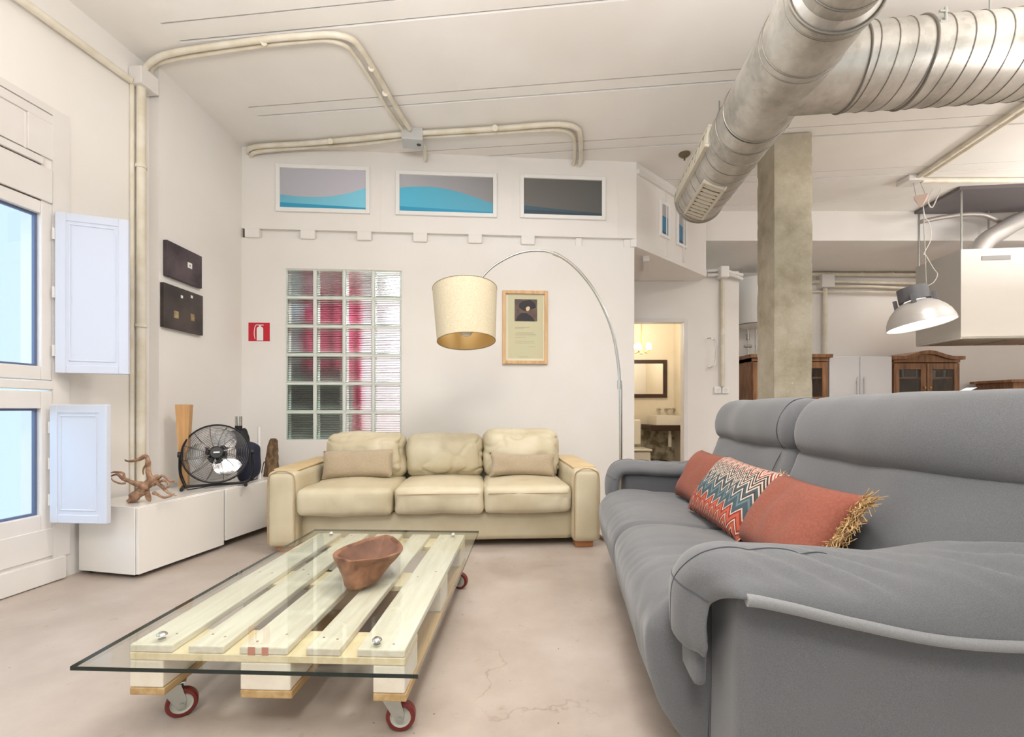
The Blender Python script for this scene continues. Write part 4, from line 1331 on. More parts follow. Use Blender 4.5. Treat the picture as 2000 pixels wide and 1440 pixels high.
def fringe(b, x, h, side, seed, ln=0.045):
    random.seed(seed)
    for k in range(420):
        y = (random.random() - 0.5) * h * 0.98
        l = ln * (0.3 + random.random() * 0.75)
        a = random.uniform(-1.0, 1.0)
        z = random.uniform(-0.006, 0.006)
        p0 = Vector((x, y, z)); p1 = p0 + Vector((side * l * 0.5, math.sin(a) * l * 0.4, random.uniform(-0.012, 0.012))); p2 = p1 + Vector((side * l * 0.4, math.sin(a * 2) * l * 0.5, random.uniform(-0.016, 0.016)))
        b.tube([p0, p1, p2], [0.0017, 0.0016, 0.0011], 4)
def sofa_pillow(name, w, h, th, a, b_, z, lean, yaw, roll, m_, label, fr=(), seed=1, group='cushions on the grey sofa'):
    o = empty(name, label, 'cushion', group)
    b = MB(); b.merge(pillow_bm(w, h, th, 30, 0.045, seed, 0.010)); b.build('cushion_body', m_, o, smooth=True, angle=80)
    for side in fr:
        b = MB(); fringe(b, side * w / 2 * 0.97, h, side, seed * 3 + side); q = b.build('fringe', M_straw, o); q['kind'] = 'stuff'
    # local x: along the sofa (towards the camera), y: up, z: facing the room
    xa = (-FY); za = (-RX)
    ya = Vector((0, 0, 1))
    M = Matrix((xa, ya, za)).transposed().to_4x4()
    # lean back, turn, roll in plane
    M = Matrix.Translation(gw(a, b_, z)) @ Matrix.Rotation(yaw, 4, 'Z') @ M @ Matrix.Rotation(-lean, 4, 'X') @ Matrix.Rotation(roll, 4, 'Z')
    o.matrix_world = M
    return o
sofa_pillow('throw_cushion', 0.50, 0.29, 0.13, 0.345, 0.53, 0.580, R(33), R(-4), R(2), M_rust, 'rust linen cushion with straw fringe, nearest the camera on the grey sofa', (1, -1), 1)
sofa_pillow('throw_cushion', 0.47, 0.30, 0.13, 0.325, 0.97, 0.585, R(36), R(8), R(-3), M_zig, 'zigzag patterned cushion between the two rust cushions', (), 4)
sofa_pillow('throw_cushion', 0.42, 0.28, 0.12, 0.335, 1.40, 0.585, R(30), R(4), R(0), M_rust, 'plain rust cushion against the far arm of the grey sofa', (), 6)

# ------------------------------------------------------------------ pallet table
PT = Vector((-1.086, 1.308, 0)); ROTP = R(-2.3)
def pw(x, y, z):
    return PT + Matrix.Rotation(ROTP, 3, 'Z') @ Vector((x, y, z))
def pallet_table():
    o = empty('pallet_table', 'low coffee table made of a whitewashed wooden pallet on casters', 'coffee table', loc=PT, rotz=ROTP)
    Lp = 1.17
    zt, t = 0.260, 0.022
    for (x0, x1) in ((0, 0.125), (0.171, 0.273), (0.319, 0.457), (0.510, 0.607), (0.655, 0.790)):
        b = MB(); b.box((x0, 0, zt - t), (x1, Lp, zt), 0.004); bo = b.build('top_board', M_pallet, o)
        b = MB()
        random.seed(int(x0 * 1000))
        for yy in (0.05, Lp / 2, Lp - 0.05):
            for q in (0.25, 0.7):
                jy = yy + random.uniform(-0.03, 0.03); b.cyl((x0 + (x1 - x0) * q, jy, zt), (x0 + (x1 - x0) * q, jy, zt + 0.0008), 0.0035, 8)
        b.build('nail_heads', mat('rusty_nail', srgb(150, 128, 98), 0.7), bo)
    b = MB(); b.box((0.345, -0.0015, zt - t), (0.365, 0, zt)); b.box((0.385, -0.0015, zt - t), (0.403, 0, zt)); b.build('red_mark', mat('faded_red_paint', srgb(196, 120, 98), 0.7), o)
    for y in (0, Lp / 2 - 0.07, Lp - 0.145):
        b = MB(); b.box((0, y, zt - 2 * t), (0.79, y + 0.145, zt - t - 0.0005), 0.002, seg=1); b.build('cross_board', M_palletside, o)
    for (x0, x1) in ((0, 0.098), (0.322, 0.466), (0.700, 0.79)):
        for y in (0, Lp / 2 - 0.07, Lp - 0.145):
            b = MB(); b.box((x0, y, 0.1385), (x1, y + 0.145, zt - 2 * t - 0.0005), 0.004); b.build('spacer_block', M_painted, o)
        b = MB(); b.box((x0, 0, 0.116), (x1 + 0.004, Lp, 0.138), 0.003); b.build('runner', M_palletend, o)
    def caster(x, y, ang, brake=False):
        c = empty('caster', loc=(x, y, 0), rotz=ang); c.parent = o
        r = 0.042
        b = MB(); b.box((-0.04, -0.034, 0.1125), (0.04, 0.034, 0.1155), 0.001, seg=1); b.cyl((0, 0, 0.113), (0, 0, 0.104), 0.024, 20); b.build('mounting_plate', M_zinc, c)
        w = Vector((0.028, 0, r))
        b = MB()
        for s in (-1, 1):
            b.prism([(-0.026, 0.104), (0.026, 0.104), (0.040, r + 0.012), (0.036, r - 0.012), (0.020, r - 0.012), (0.0, r + 0.018)], s * 0.0165 - 0.0012, s * 0.0165 + 0.0012, Matrix(((1, 0, 0, 0), (0, 0, 1, 0), (0, 1, 0, 0), (0, 0, 0, 1))))
        b.box((-0.024, -0.0165, 0.100), (0.024, 0.0165, 0.104))
        b.build('fork', M_zinc, c)
        b = MB(); b.lathe([(0.030, -0.013), (0.038, -0.013), (r, -0.009), (r, 0.009), (0.038, 0.013), (0.030, 0.013)], 36, M=Matrix.Translation(w) @ Matrix.Rotation(R(90), 4, 'X'), closed=True); b.build('tyre', M_redwheel, c, smooth=True)
        b = MB(); b.lathe([(0.0001, -0.010), (0.012, -0.012), (0.024, -0.008), (0.030, -0.011), (0.030, 0.011), (0.024, 0.008), (0.012, 0.012), (0.0001, 0.010)], 30, M=Matrix.Translation(w) @ Matrix.Rotation(R(90), 4, 'X')); b.build('wheel_hub', mat('grey_wheel_hub', srgb(186, 184, 172), 0.4), c, smooth=True)
        b = MB(); b.cyl(w + Vector((0, -0.022, 0)), w + Vector((0, 0.022, 0)), 0.006, 6); b.build('axle_bolt', M_zinc, c)
    caster(0.060, 0.075, R(35))
    caster(0.735, 0.055, R(6))
    caster(0.055, Lp - 0.08, R(20))
    caster(0.745, Lp - 0.06, R(-12))
    # glass top on studs
    g = empty('glass_top', 'rectangular clear glass sheet lying over the pallet table', 'glass top', loc=PT, rotz=ROTP)
    x0, x1, y0, y1, z0, z1 = -0.028, 0.862, -0.142, 1.185, 0.266, 0.2765
    b = MB()
    b._add([(x0, y0, z1), (x1, y0, z1), (x1, y1, z1), (x0, y1, z1)], [(0, 1, 2, 3)])
    b._add([(x0, y0, z0), (x1, y0, z0), (x1, y1, z0), (x0, y1, z0)], [(3, 2, 1, 0)])
    b.build('sheet', M_tglass, g)
    b = MB()
    b._add([(x0, y0, z0), (x1, y0, z0), (x1, y0, z1), (x0, y0, z1)], [(0, 1, 2, 3)])
    b._add([(x1, y0, z0), (x1, y1, z0), (x1, y1, z1), (x1, y0, z1)], [(0, 1, 2, 3)])
    b._add([(x1, y1, z0), (x0, y1, z0), (x0, y1, z1), (x1, y1, z1)], [(0, 1, 2, 3)])
    b._add([(x0, y1, z0), (x0, y0, z0), (x0, y0, z1), (x0, y1, z1)], [(0, 1, 2, 3)])
    b.build('cut_edge', M_tedge, g)
    for (x, y) in ((0.075, 0.025), (0.705, 0.02), (0.09, 1.12), (0.735, 1.12)):
        b = MB(); b.cyl((x, y, 0.260), (x, y, 0.266), 0.010, 16); b.lathe([(0.0001, 0.008), (0.008, 0.007), (0.013, 0.003), (0.014, 0)], 20, (x, y, 0.2766)); b.build('stud', M_chrome, g, smooth=True)
pallet_table()

# wooden bowl
def bowl():
    tip, rt, bk, lf = Vector((-0.575, 1.625, 0)), Vector((-0.435, 1.80, 0)), Vector((-0.545, 2.0, 0)), Vector((-0.672, 1.77, 0))
    c = (tip + bk) / 2
    rim = []
    def seg(a, m, e, n):
        out = []
        q = 2 * m - (a + e) / 2
        for k in range(n):
            t = k / n
            out.append(a * (1 - t) ** 2 + q * 2 * t * (1 - t) + e * t * t)
        return out
    rim = seg(tip, (rt + Vector((0.0, 0.0, 0))), bk, 20) + seg(bk, lf, tip, 20)
    n = len(rim)
    z0 = 0.2772
    hh = 0.108
    rings = []
    def ring(s, z, off=0.0, sd=0, shift=0.0):
        rg = []
        for i, p in enumerate(rim):
            d = p - c
            L = d.length
            q = c + d * s - d.normalized() * off + (tip - c) * max(0.0, (1 - s) * 0.72 * (1 if off == 0.0 and z < 0.019 or sd else 0.55))
            w = nz((q.x, q.y, z), 14, 3) * 0.006
            drop = 0.010 * (1 - abs((p - tip).length / 0.2 - 1)) if s > 0.9 else 0
            q = Vector((q.x, q.y, z0 + z)) + d.normalized() * w
            if z > 0.02:
                q.z += nz((q.x, q.y, 3), 9, 5) * 0.006
                q.z -= 0.020 * max(0.0, 1 - (p - rt).length / 0.16) * (z / hh)
            rg.append(q)
        return rg
    outer = [(0.42, 0.0), (0.50, 0.004), (0.62, 0.03), (0.78, 0.06), (0.92, 0.085), (1.0, hh)]
    inner = [(0.99, hh + 0.002, 0.004), (0.98, hh + 0.001, 0.010), (0.96, hh - 0.006, 0.014), (0.88, 0.08, 0.018), (0.72, 0.05, 0.018), (0.55, 0.03, 0.014), (0.3, 0.022, 0.0), (0.02, 0.020, 0)]
    for s, z in outer: rings.append(ring(s, z, 0.0, 1))
    lip = [ring(s, z, off) for s, z, off in inner]
    o = empty('wooden_bowl')
    b = MB(); b.loft(rings + lip[:3], caps=False); b._add(rings[0], [tuple(range(n))]); b.build('bowl_wall', M_bowl, o, smooth=True, angle=50)
    b = MB(); b.loft(lip[2:], caps=False); b.build('hollow', mat('shaded_grey_brown_hollow', srgb(96, 66, 54), 0.65, c2=srgb(140, 104, 84), nscale=7, detail=6), o, smooth=True, angle=60)  # grey brown inside, coloured darker to stand for shading in the hollow
    tag(o, 'hand carved boat shaped reddish wooden bowl on the glass table top', 'bowl')
bowl()

# ------------------------------------------------------------------ TV cabinets
CB = Vector((-2.03, 2.50, 0)); ROTC = R(-12)
def cw_(x, y, z=0):
    return CB + Matrix.Rotation(ROTC, 3, 'Z') @ Vector((x, y, z))
def low_cabinet(y0, y1, z0, z1, label):
    o = empty('low_cabinet', label, 'cabinet', 'white low cabinets along the left wall', loc=CB, rotz=ROTC)
    b = MB(); b.box((-0.41, y0, z0), (-0.022, y1, z1), 0.002, seg=1); b.build('body', M_lacq, o)
    b = MB(); b.box((-0.018, y0 + 0.003, z0 + 0.003), (0.0, y1 - 0.003, z1 - 0.003), 0.002, seg=1); b.build('door', M_lacq, o)
    for (x, y) in ((-0.37, y0 + 0.05), (-0.08, y0 + 0.05), (-0.37, y1 - 0.05), (-0.08, y1 - 0.05)):
        b = MB(); b.cyl((x, y, 0), (x, y, z0), 0.018, 12); b.build('foot', M_black, o)
low_cabinet(0.0, 0.575, 0.022, 0.392, 'glossy white low cabinet nearest the window with the driftwood on it')
low_cabinet(0.582, 1.32, 0.045, 0.390, 'glossy white low cabinet behind, next to the cream sofa arm')

# driftwood
def driftwood():
    Y = 2.62
    o = empty('driftwood', 'twisted brown driftwood root on the near white cabinet', 'driftwood')
    P = lambda x, y, dy=0.0: at_depth(x, y, Y + dy)
    br = [([(248, 986, -.02), (262, 972, 0), (280, 955, 0.0), (295, 942, .02), (308, 930, .02)], (0.010, 0.024, 0.028, 0.024, 0.016)),
          ([(300, 940, .02), (290, 925, .03), (288, 900, .04), (282, 892, .04), (268, 900, .05), (250, 902, .05), (243, 897, .05)], (0.022, 0.014, 0.012, 0.011, 0.009, 0.006, 0.003)),
          ([(288, 903, .04), (281, 915, .05), (278, 928, .05)], (0.008, 0.005, 0.002)),
          ([(290, 950, 0), (265, 946, -.03), (245, 938, -.04), (230, 926, -.05), (215, 930, -.05)], (0.026, 0.014, 0.010, 0.007, 0.004)),
          ([(248, 940, -.03), (238, 925, -.02), (222, 922, -.02), (213, 926, -.02)], (0.008, 0.006, 0.005, 0.003)),
          ([(245, 944, -.04), (232, 945, -.06), (222, 938, -.07), (220, 932, -.07)], (0.006, 0.005, 0.004, 0.002)),
          ([(300, 945, .02), (312, 940, 0), (325, 940, -.02), (330, 950, -.03), (322, 955, -.03)], (0.018, 0.008, 0.007, 0.005, 0.003)),
          ([(305, 938, .02), (318, 930, .0), (332, 940, -.02), (338, 940, -.03), (343, 944, -.03)], (0.014, 0.007, 0.005, 0.004, 0.002)),
          ([(308, 945, 0), (320, 955, -.02), (332, 966, -.03), (347, 968, -.03)], (0.012, 0.008, 0.006, 0.002)),
          ([(300, 962, 0), (318, 972, -.02), (332, 970, -.03), (342, 964, -.03)], (0.010, 0.006, 0.005, 0.002)),
          ([(285, 958, 0), (290, 972, .03), (292, 984, .03)], (0.018, 0.012, 0.008)),
          ([(272, 965, .01), (262, 978, .06), (258, 982, .08)], (0.020, 0.013, 0.008))]
    b = MB()
    for pts, rs in br:
        pp = crom([P(*q) for q in pts], 5)
        rr = []
        for i in range(len(pp)):
            t = i / (len(pp) - 1) * (len(rs) - 1)
            k = min(int(t), len(rs) - 2)
            rr.append((rs[k] * (1 - (t - k)) + rs[k + 1] * (t - k)) * (1 + 0.35 * nz(pp[i], 30, 2)))
        pp = [p + Vector((nz(p, 22, 1), nz(p, 22, 4), nz(p, 22, 8))) * 0.008 for p in pp]
        for i, p in enumerate(pp):
            p.z = max(p.z, 0.3925 + rr[i])
        b.tube(pp, rr, 8)
    b.build('root', M_drift, o, smooth=True, angle=70)
driftwood()

# tall tapering vase
o = empty('tall_vase', 'tall square tan wooden vase, wider at the top, behind the fan', 'vase', loc=(-2.205, 3.10, 0.3912), rotz=R(20))
b = MB()
rings = []
for z, w in ((0, 0.024), (0.2, 0.026), (0.4, 0.034), (0.565, 0.041), (0.565, 0.034), (0.3, 0.024)):
    rings.append([Vector((-w, -w, z)), Vector((w, -w, z)), Vector((w, w, z)), Vector((-w, w, z))])
b.loft(rings); b.build('body', M_tanwood, o)

# fan
def fan():
    c = Vector((-2.018, 3.15, 0.622))
    n = Vector((0.50, -0.83, 0.22)).normalized()
    o = empty('floor_fan', 'black round floor fan with chrome blades on the white cabinet', 'fan', loc=c)
    xa = Vector((0, 0, 1)).cross(n).normalized(); ya = n.cross(xa)
    M = Matrix((xa, ya, n)).transposed().to_4x4()
    rad = 0.198
    def circ(r, z, k=48): return [M @ Vector((r * math.cos(2 * PI * i / k), r * math.sin(2 * PI * i / k), z)) for i in range(k)]
    b = MB(); b.tube(circ(rad, 0), 0.006, 8, closed=True); b.build('outer_ring', M_blackmetal, o, smooth=True)
    bulge = lambda r: 0.045 * math.sqrt(max(0, 1 - (r / rad) ** 2))
    M_wire = mat('grille_wire', srgb(86, 84, 86), 0.35, metal=0.6)
    for sgn, nm in ((1, 'front_grille'), (-1, 'rear_grille')):
        b = MB()
        for k in range(1, 15):
            r = 0.045 + (rad - 0.045) * k / 15
            b.tube(circ(r, sgn * bulge(r), 36), 0.0013, 4, closed=True)
        for k in range(12):
            a = 2 * PI * k / 12 + 0.2
            b.tube([M @ Vector((r * math.cos(a + 0.25 * (1 - r / rad)), r * math.sin(a + 0.25 * (1 - r / rad)), sgn * (bulge(r) + 0.001))) for r in (0.04, 0.08, 0.12, 0.16, rad)], 0.0018, 5)
        b.build(nm, M_wire, o, smooth=True)
    b = MB(); b.lathe([(0.0001, 0.052), (0.036, 0.051), (0.040, 0.045), (0.040, 0.040), (0.0001, 0.039)], 28, M=M); b.build('badge', M_black, o, smooth=True, angle=30)
    b = MB(); b.box((-0.018, -0.004, 0.0525), (0.018, 0.006, 0.0535), 0, M); b.build('badge_label', M_white, o)
    b = MB(); b.lathe([(0.0001, 0.02), (0.03, 0.018), (0.034, -0.02), (0.0001, -0.02)], 24, M=M); b.build('blade_hub', M_black, o, smooth=True)
    for k in range(3):
        a0 = 2 * PI * k / 3 + 0.75
        g = []
        for i in range(9):
            r = 0.032 + (0.17 - 0.032) * i / 8
            rg = []
            wdt = 0.35 + 0.35 * math.sin(PI * min(1, i / 8 * 0.9 + 0.1))
            for j in range(9):
                t = a0 + wdt * (j / 8 - 0.5) * 2 + 0.5 * (i / 8)
                z = 0.022 * (0.5 - j / 8) * 2 * (0.6 + 0.4 * i / 8)
                rg.append(M @ Vector((r * math.cos(t), r * math.sin(t), z)))
            g.append(rg)
        b = MB()
        top = g; bot = [[v - n * 0.0015 for v in rg] for rg in g]
        b.loft([tp + bt[::-1] for tp, bt in zip(top, bot)]); b.build('blade', M_alu, o, smooth=True, angle=60)
        b = MB(); a1 = a0
        b.loft([[M @ Vector((r * math.cos(a1 + d) , r * math.sin(a1 + d), z_)) for d, z_ in ((-w, 0.012), (w, -0.006), (w, -0.012), (-w, 0.006))] for r, w in ((0.03, 0.5), (0.055, 0.42), (0.085, 0.30))]); b.build('blade_bracket', M_black, o)
    b = MB(); b.lathe([(0.0001, -0.135), (0.045, -0.13), (0.06, -0.11), (0.062, -0.06), (0.05, -0.048), (0.0001, -0.045)], 28, M=M); b.build('motor_housing', M_black, o, smooth=True, angle=40)
    # stand
    zt = 0.3925 - c.z
    def L(x, z, d=0.0):
        q = xa * x + Vector((n.x, n.y, 0)).normalized() * d
        return Vector((q.x, q.y, z))
    b = MB()
    b.tube(crom([L(-0.205, 0.0, -0.02), L(-0.205, -0.12, -0.02), L(-0.175, zt + 0.018, 0.0)], 5), 0.009, 10)
    b.tube(crom([L(0.205, 0.0, -0.02), L(0.215, -0.10, -0.02), L(0.20, zt + 0.05, -0.01), L(0.16, zt + 0.020, 0.0), L(0.0, zt + 0.018, 0.0), L(-0.175, zt + 0.018, 0.0)], 6), 0.009, 10)
    b.build('stand_tube', M_blackmetal, o, smooth=True)
    for x in (-0.19, 0.17):
        b = MB(); b.tube([L(x, zt + 0.012, 0.09), L(x, zt + 0.012, -0.10)], 0.0115, 10); b.build('foot', M_black, o, smooth=True)
    for x in (-0.205, 0.205):
        b = MB(); q = L(x, 0.0, -0.02); b.tube([q - xa * 0.015, q + xa * 0.015], 0.018, 14); b.build('tilt_knob', M_black, o, smooth=True)
fan()
# bundle behind the fan and silver topped tube
o = empty('stick_vacuum', 'black and navy appliance with a silver top, right behind the fan', 'vacuum cleaner', loc=(0, 0, 0))
p = at_depth(478, 880, 3.46)
b = MB(); b.merge(rounded((0.13, 0.12, 0.27), 0.045, (8, 8, 12), (0.01, 0.01, 0.01), 0.02, 12), Matrix.Translation((p.x + 0.03, p.y, 0.392 + 0.140))); b.build('body', M_navy, o, smooth=True)
b = MB(); b.merge(rounded((0.10, 0.09, 0.16), 0.03, (8, 8, 8), (0, 0, 0), 0.02, 14, 5), Matrix.Translation((p.x - 0.03, p.y, 0.392 + 0.30)) @ Matrix.Rotation(R(-18), 4, 'Y')); b.build('handle_grip', M_black, o, smooth=True)
q = at_depth(466, 846, 3.46)
b = MB(); b.cyl((q.x, q.y, q.z - 0.06), (q.x, q.y, q.z + 0.125), 0.024, 20); b.build('tube', M_chrome, o, smooth=True)
b = MB(); b.cyl((q.x, q.y, q.z + 0.02), (q.x, q.y, q.z + 0.055), 0.0248, 20); b.build('black_band', M_black, o, smooth=True)
p = at_depth(506, 935, 3.52)
b = MB(); b.tube([(p.x, p.y, 0.3905), (p.x, p.y, 0.79)], [0.015, 0.010], 12); o = b.build('white_rod', M_white, smooth=True); tag(o, 'slim white upright rod between the fan and the bark log', 'rod')
# bark log
def log():
    o = empty('bark_log', 'rough piece of bark covered log leaning upright in the corner', 'log', loc=(-1.925, 3.68, 0.3905))
    rings = []
    for k in range(16):
        t = k / 15
        r = 0.056 * (1 - 0.45 * t ** 1.5)
        cx = 0.02 * t
        if k == 15: r *= 0.6
        rings.append([Vector((cx + (r + 0.008 * nz((math.cos(a), math.sin(a), t * 6), 2.5, 3)) * math.cos(a), (r + 0.008 * nz((math.cos(a), math.sin(a), t * 6), 2.5, 8)) * math.sin(a) * 0.8, t * 0.30)) for a in [2 * PI * i / 20 for i in range(20)]])
    b = MB(); b.loft(rings); b.build('trunk', M_bark, o, smooth=True, angle=50)
log()
b = MB(); b.tube(crom([(-2.13, 3.02, 0.395), (-2.05, 3.25, 0.396), (-1.98, 3.32, 0.395), (-1.93, 3.45, 0.397), (-1.99, 3.6, 0.396), (-1.99, 3.66, 0.42), (-2.0, 3.72, 0.5), (-2.02, 3.8, 0.42), (-2.0, 3.86, 0.30)], 5), 0.0032, 6)
o = b.build('power_cable', M_black, smooth=True); tag(o, 'thin black cable trailing from the fan across the white cabinet', 'cable')

# ------------------------------------------------------------------ arc lamp
def arc_lamp():
    Yp = 3.30
    o = empty('arc_floor_lamp', 'arched steel floor lamp with a cream drum shade over the cream sofa', 'floor lamp', loc=(0, 0, 0))
    base = at_depth(1213, 900, Yp); base.z = 0
    b = MB(); b.lathe([(0.0001, 0.0), (0.15, 0.0), (0.155, 0.005), (0.155, 0.026), (0.15, 0.03), (0.0001, 0.03)], 40, (base.x, base.y, 0)); b.build('base', M_chrome, o, smooth=True, angle=30)
    j = at_depth(1210, 752, Yp)
    b = MB(); b.tube([(base.x, base.y, 0.03), (base.x - 0.004, base.y, (j.z)), ], 0.0125, 14); b.build('pole', M_chrome, o, smooth=True)
    b = MB(); b.cyl(j - Vector((0, 0, 0.03)), j + Vector((0, 0, 0.03)), 0.016, 16); b.build('pole_joint', M_chrome, o, smooth=True)
    pp = [(1210, 752, 0), (1208, 715, 0), (1198, 655, -.01), (1180, 605, -.02), (1155, 560, -.03), (1122, 521, -.04), (1086, 497, -.05), (1050, 490, -.06), (1010, 496, -.08), (970, 516, -.09), (945, 538, -.10), (932, 557, -.10)]
    arc = crom([at_depth(x, y, Yp + d) for x, y, d in pp], 6)
    r = [0.0105 if i < 36 else 0.0075 for i in range(len(arc))]
    b = MB(); b.tube(arc, r, 12); b.build('arc', M_chrome, o, smooth=True)
    q = arc[36]; b = MB(); b.tube([arc[35], arc[36], arc[37]], 0.013, 12); b.build('arc_joint', M_chrome, o, smooth=True)
    # shade: drum, slightly wider at the top, tilted toward the camera
    top = at_depth(908, 566, 3.18); bot = at_depth(911, 667, 3.12)
    ax = (top - bot).normalized()
    xa = ax.cross(Vector((0, 1, 0))).normalized(); ya = ax.cross(xa).normalized()
    M = Matrix.Translation(bot) @ Matrix((xa, ya, ax)).transposed().to_4x4()
    h = (top - bot).length
    r0, r1 = 0.197, 0.222
    s = empty('shade'); s.parent = o
    b = MB(); b.lathe([(r0, 0), (r1, h)], 64, M=M); 
    b.build('shade_cloth', M_shade, s, smooth=True, angle=60)
    b = MB(); b.lathe([(r0 - 0.003, 0.001), (r1 - 0.003, h - 0.001)], 64, M=M); b.build('shade_lining', M_shadein, s, smooth=True, angle=60)
    for rr, z in ((r0 - 0.001, 0), (r1 - 0.001, h)):
        b = MB(); b.tube([M @ Vector((rr * math.cos(2 * PI * k / 64), rr * math.sin(2 * PI * k / 64), z)) for k in range(64)], 0.003, 6, closed=True); b.build('shade_rim', mat('grey_trim_cord', srgb(150, 132, 100), 0.7), s, smooth=True)
    b = MB()
    for k in range(3):
        a = 2 * PI * k / 3
        b.tube([M @ Vector((0.02 * math.cos(a), 0.02 * math.sin(a), h - 0.03)), M @ Vector(((r1 - 0.004) * math.cos(a), (r1 - 0.004) * math.sin(a), h - 0.004))], 0.002, 6)
    b.build('spider', M_chrome, o, smooth=True)
    cq = M @ Vector((0, 0, h - 0.03))
    b = MB(); b.tube(crom([arc[-1], arc[-1] + Vector((-0.03, 0, -0.03)), M @ Vector((0, 0, h + 0.005)), cq], 5), 0.007, 10); b.cyl(cq, M @ Vector((0, 0, 0.145)), 0.02, 16); b.build('socket', M_chrome, o, smooth=True)
    b = MB(); b.lathe([(0.0001, -0.0), (0.03, 0.006), (0.048, 0.03), (0.05, 0.05), (0.04, 0.08), (0.02, 0.10), (0.015, 0.12)], 28, M=M @ Matrix.Translation((0, 0, 0.035))); b.build('bulb', M_bulb, o, smooth=True)
arc_lamp()

# ------------------------------------------------------------------ kitchen
def wood_cabinet(x0, x1, y0, y1, ztop, arch, label, two=True, glass=True):
    o = empty('wooden_cupboard', label, 'cupboard')
    t = 0.03
    zb = 0.10
    for q in (x0, x1 - t):
        b = MB(); b.box((q, y0 + 0.03, zb), (q + t, y1, ztop - 0.05)); b.build('side_panel', M_walnut, o)
    b = MB(); b.box((x0 + t, y1 - 0.015, zb), (x1 - t, y1, ztop - 0.05)); b.build('back_panel', mat('dark_inside', srgb(120, 84, 56), 0.6), o)
    for z in (zb, 0.55, 0.98, 1.32):
        b = MB(); b.box((x0 + t, y0 + 0.04, z), (x1 - t, y1 - 0.015, z + 0.02)); b.build('shelf', M_walnut, o)
    b = MB(); b.box((x0 - 0.0, y0 + 0.0, 0.0), (x1, y1, zb), 0.004); b.build('plinth', M_walnut, o)
    n = 24
    cx = (x0 + x1) / 2
    def top(x):
        if not arch: return ztop
        u = (x - cx) / ((x1 - x0) / 2)
        return ztop - 0.01 + arch * (0.5 + 0.5 * math.cos(min(1, abs(u) * 1.25) * PI))
    pts = [(x0 - 0.0 + (x1 - x0) * k / n) for k in range(n + 1)]
    Mx = Matrix(((1, 0, 0, 0), (0, 0, 1, 0), (0, 1, 0, 0), (0, 0, 0, 1)))
    b = MB(); b.prism([(x, top(x) - 0.05) for x in pts][::1] + [(x1, ztop - 0.09), (x0, ztop - 0.09)], y0, y1, Mx); b.build('top_panel', M_walnut, o)
    b = MB()
    ext = [x0 - 0.035] + pts + [x1 + 0.035]
    up = [(x, top(min(max(x, x0), x1))) for x in ext]
    lo = [(x, top(min(max(x, x0), x1)) - 0.045) for x in ext][::-1]
    b.prism(up + lo, y0 - 0.035, y1, Mx); b.build('cornice', M_walnut, o)
    ndo = 2
    for k in range(ndo):
        a = x0 + (x1 - x0) * k / ndo + 0.006; c = x0 + (x1 - x0) * (k + 1) / ndo - 0.006
        b = MB(); w = 0.07
        zt_, zb_ = ztop - 0.10, zb + 0.02
        for (p_, q_, r_, s_) in ((a, a + w, zb_, zt_), (c - w, c, zb_, zt_), (a + w, c - w, zt_ - 0.08, zt_), (a + w, c - w, zb_, zb_ + 0.10), (a + w, c - w, 1.02, 1.08)):
            b.box((p_, y0, r_), (q_, y0 + 0.025, s_), 0.003, seg=1)
        d = b.build('door', M_walnut, o)
        b = MB(); b.box((a + w, y0 + 0.010, 1.08), (c - w, y0 + 0.014, zt_ - 0.08)); b.build('glass_pane', M_cabglass, d)
        b = MB(); b.box((a + w, y0 + 0.008, zb_ + 0.10), (c - w, y0 + 0.018, 1.02)); b.build('door_panel', M_walnut, d)
        b = MB(); kx = c - 0.03 if k == 0 else a + 0.03; b.cyl((kx, y0, 1.2), (kx, y0 - 0.02, 1.2), 0.012, 10); b.build('knob', M_gold, d)
    return o
YK = 6.0
cx0, cx1 = at_depth(1741, 0, YK).x, at_depth(1880, 0, YK).x
wood_cabinet(cx0 + 0.03, cx1 - 0.03, YK, YK + 0.45, 1.62, 0.075, 'brown glazed wooden cupboard with an arched top, right of the fridge')
cx0b, cx1b = at_depth(1466, 0, YK).x, at_depth(1616, 0, YK).x
wood_cabinet(cx0b, cx1b - 0.02, YK - 0.05, YK + 0.45, 1.63, 0.0, 'brown wooden cupboard half hidden behind the concrete column')
# objects inside the arched cupboard
p = at_depth(1776, 752, YK + 0.2)
o = empty('picture_frame', 'small silver framed picture inside the arched cupboard', 'picture frame', loc=(p.x, p.y, 1.3405))
b = MB()
for (x0, x1, z0, z1) in ((-0.10, -0.085, 0, 0.2), (0.085, 0.10, 0, 0.2), (-0.085, 0.085, 0, 0.015), (-0.085, 0.085, 0.185, 0.2)):
    b.box((x0, -0.01, z0), (x1, 0.005, z1))
b.build('frame', M_white, o)
b = MB(); b.box((-0.085, -0.003, 0.015), (0.085, 0.003, 0.185)); b.build('photo', mat('dim_photo', srgb(110, 98, 88), 0.4), o)
for (px, lab) in ((1846, 'metal cup inside the arched cupboard'), (1823, 'small glass inside the arched cupboard')):
    p = at_depth(px, 752, YK + 0.2)
    b = MB(); k = 0.035 if px == 1846 else 0.025
    b.lathe([(0.0001, 0), (k * 0.8, 0), (k, 0.10), (k * 0.9, 0.10), (k * 0.7, 0.006), (0.0001, 0.006)], 18, (p.x, p.y, 1.3405)); o = b.build('cup', M_chrome if px == 1846 else M_porc, smooth=True, angle=40); tag(o, lab, 'cup', 'cups in the arched cupboard')
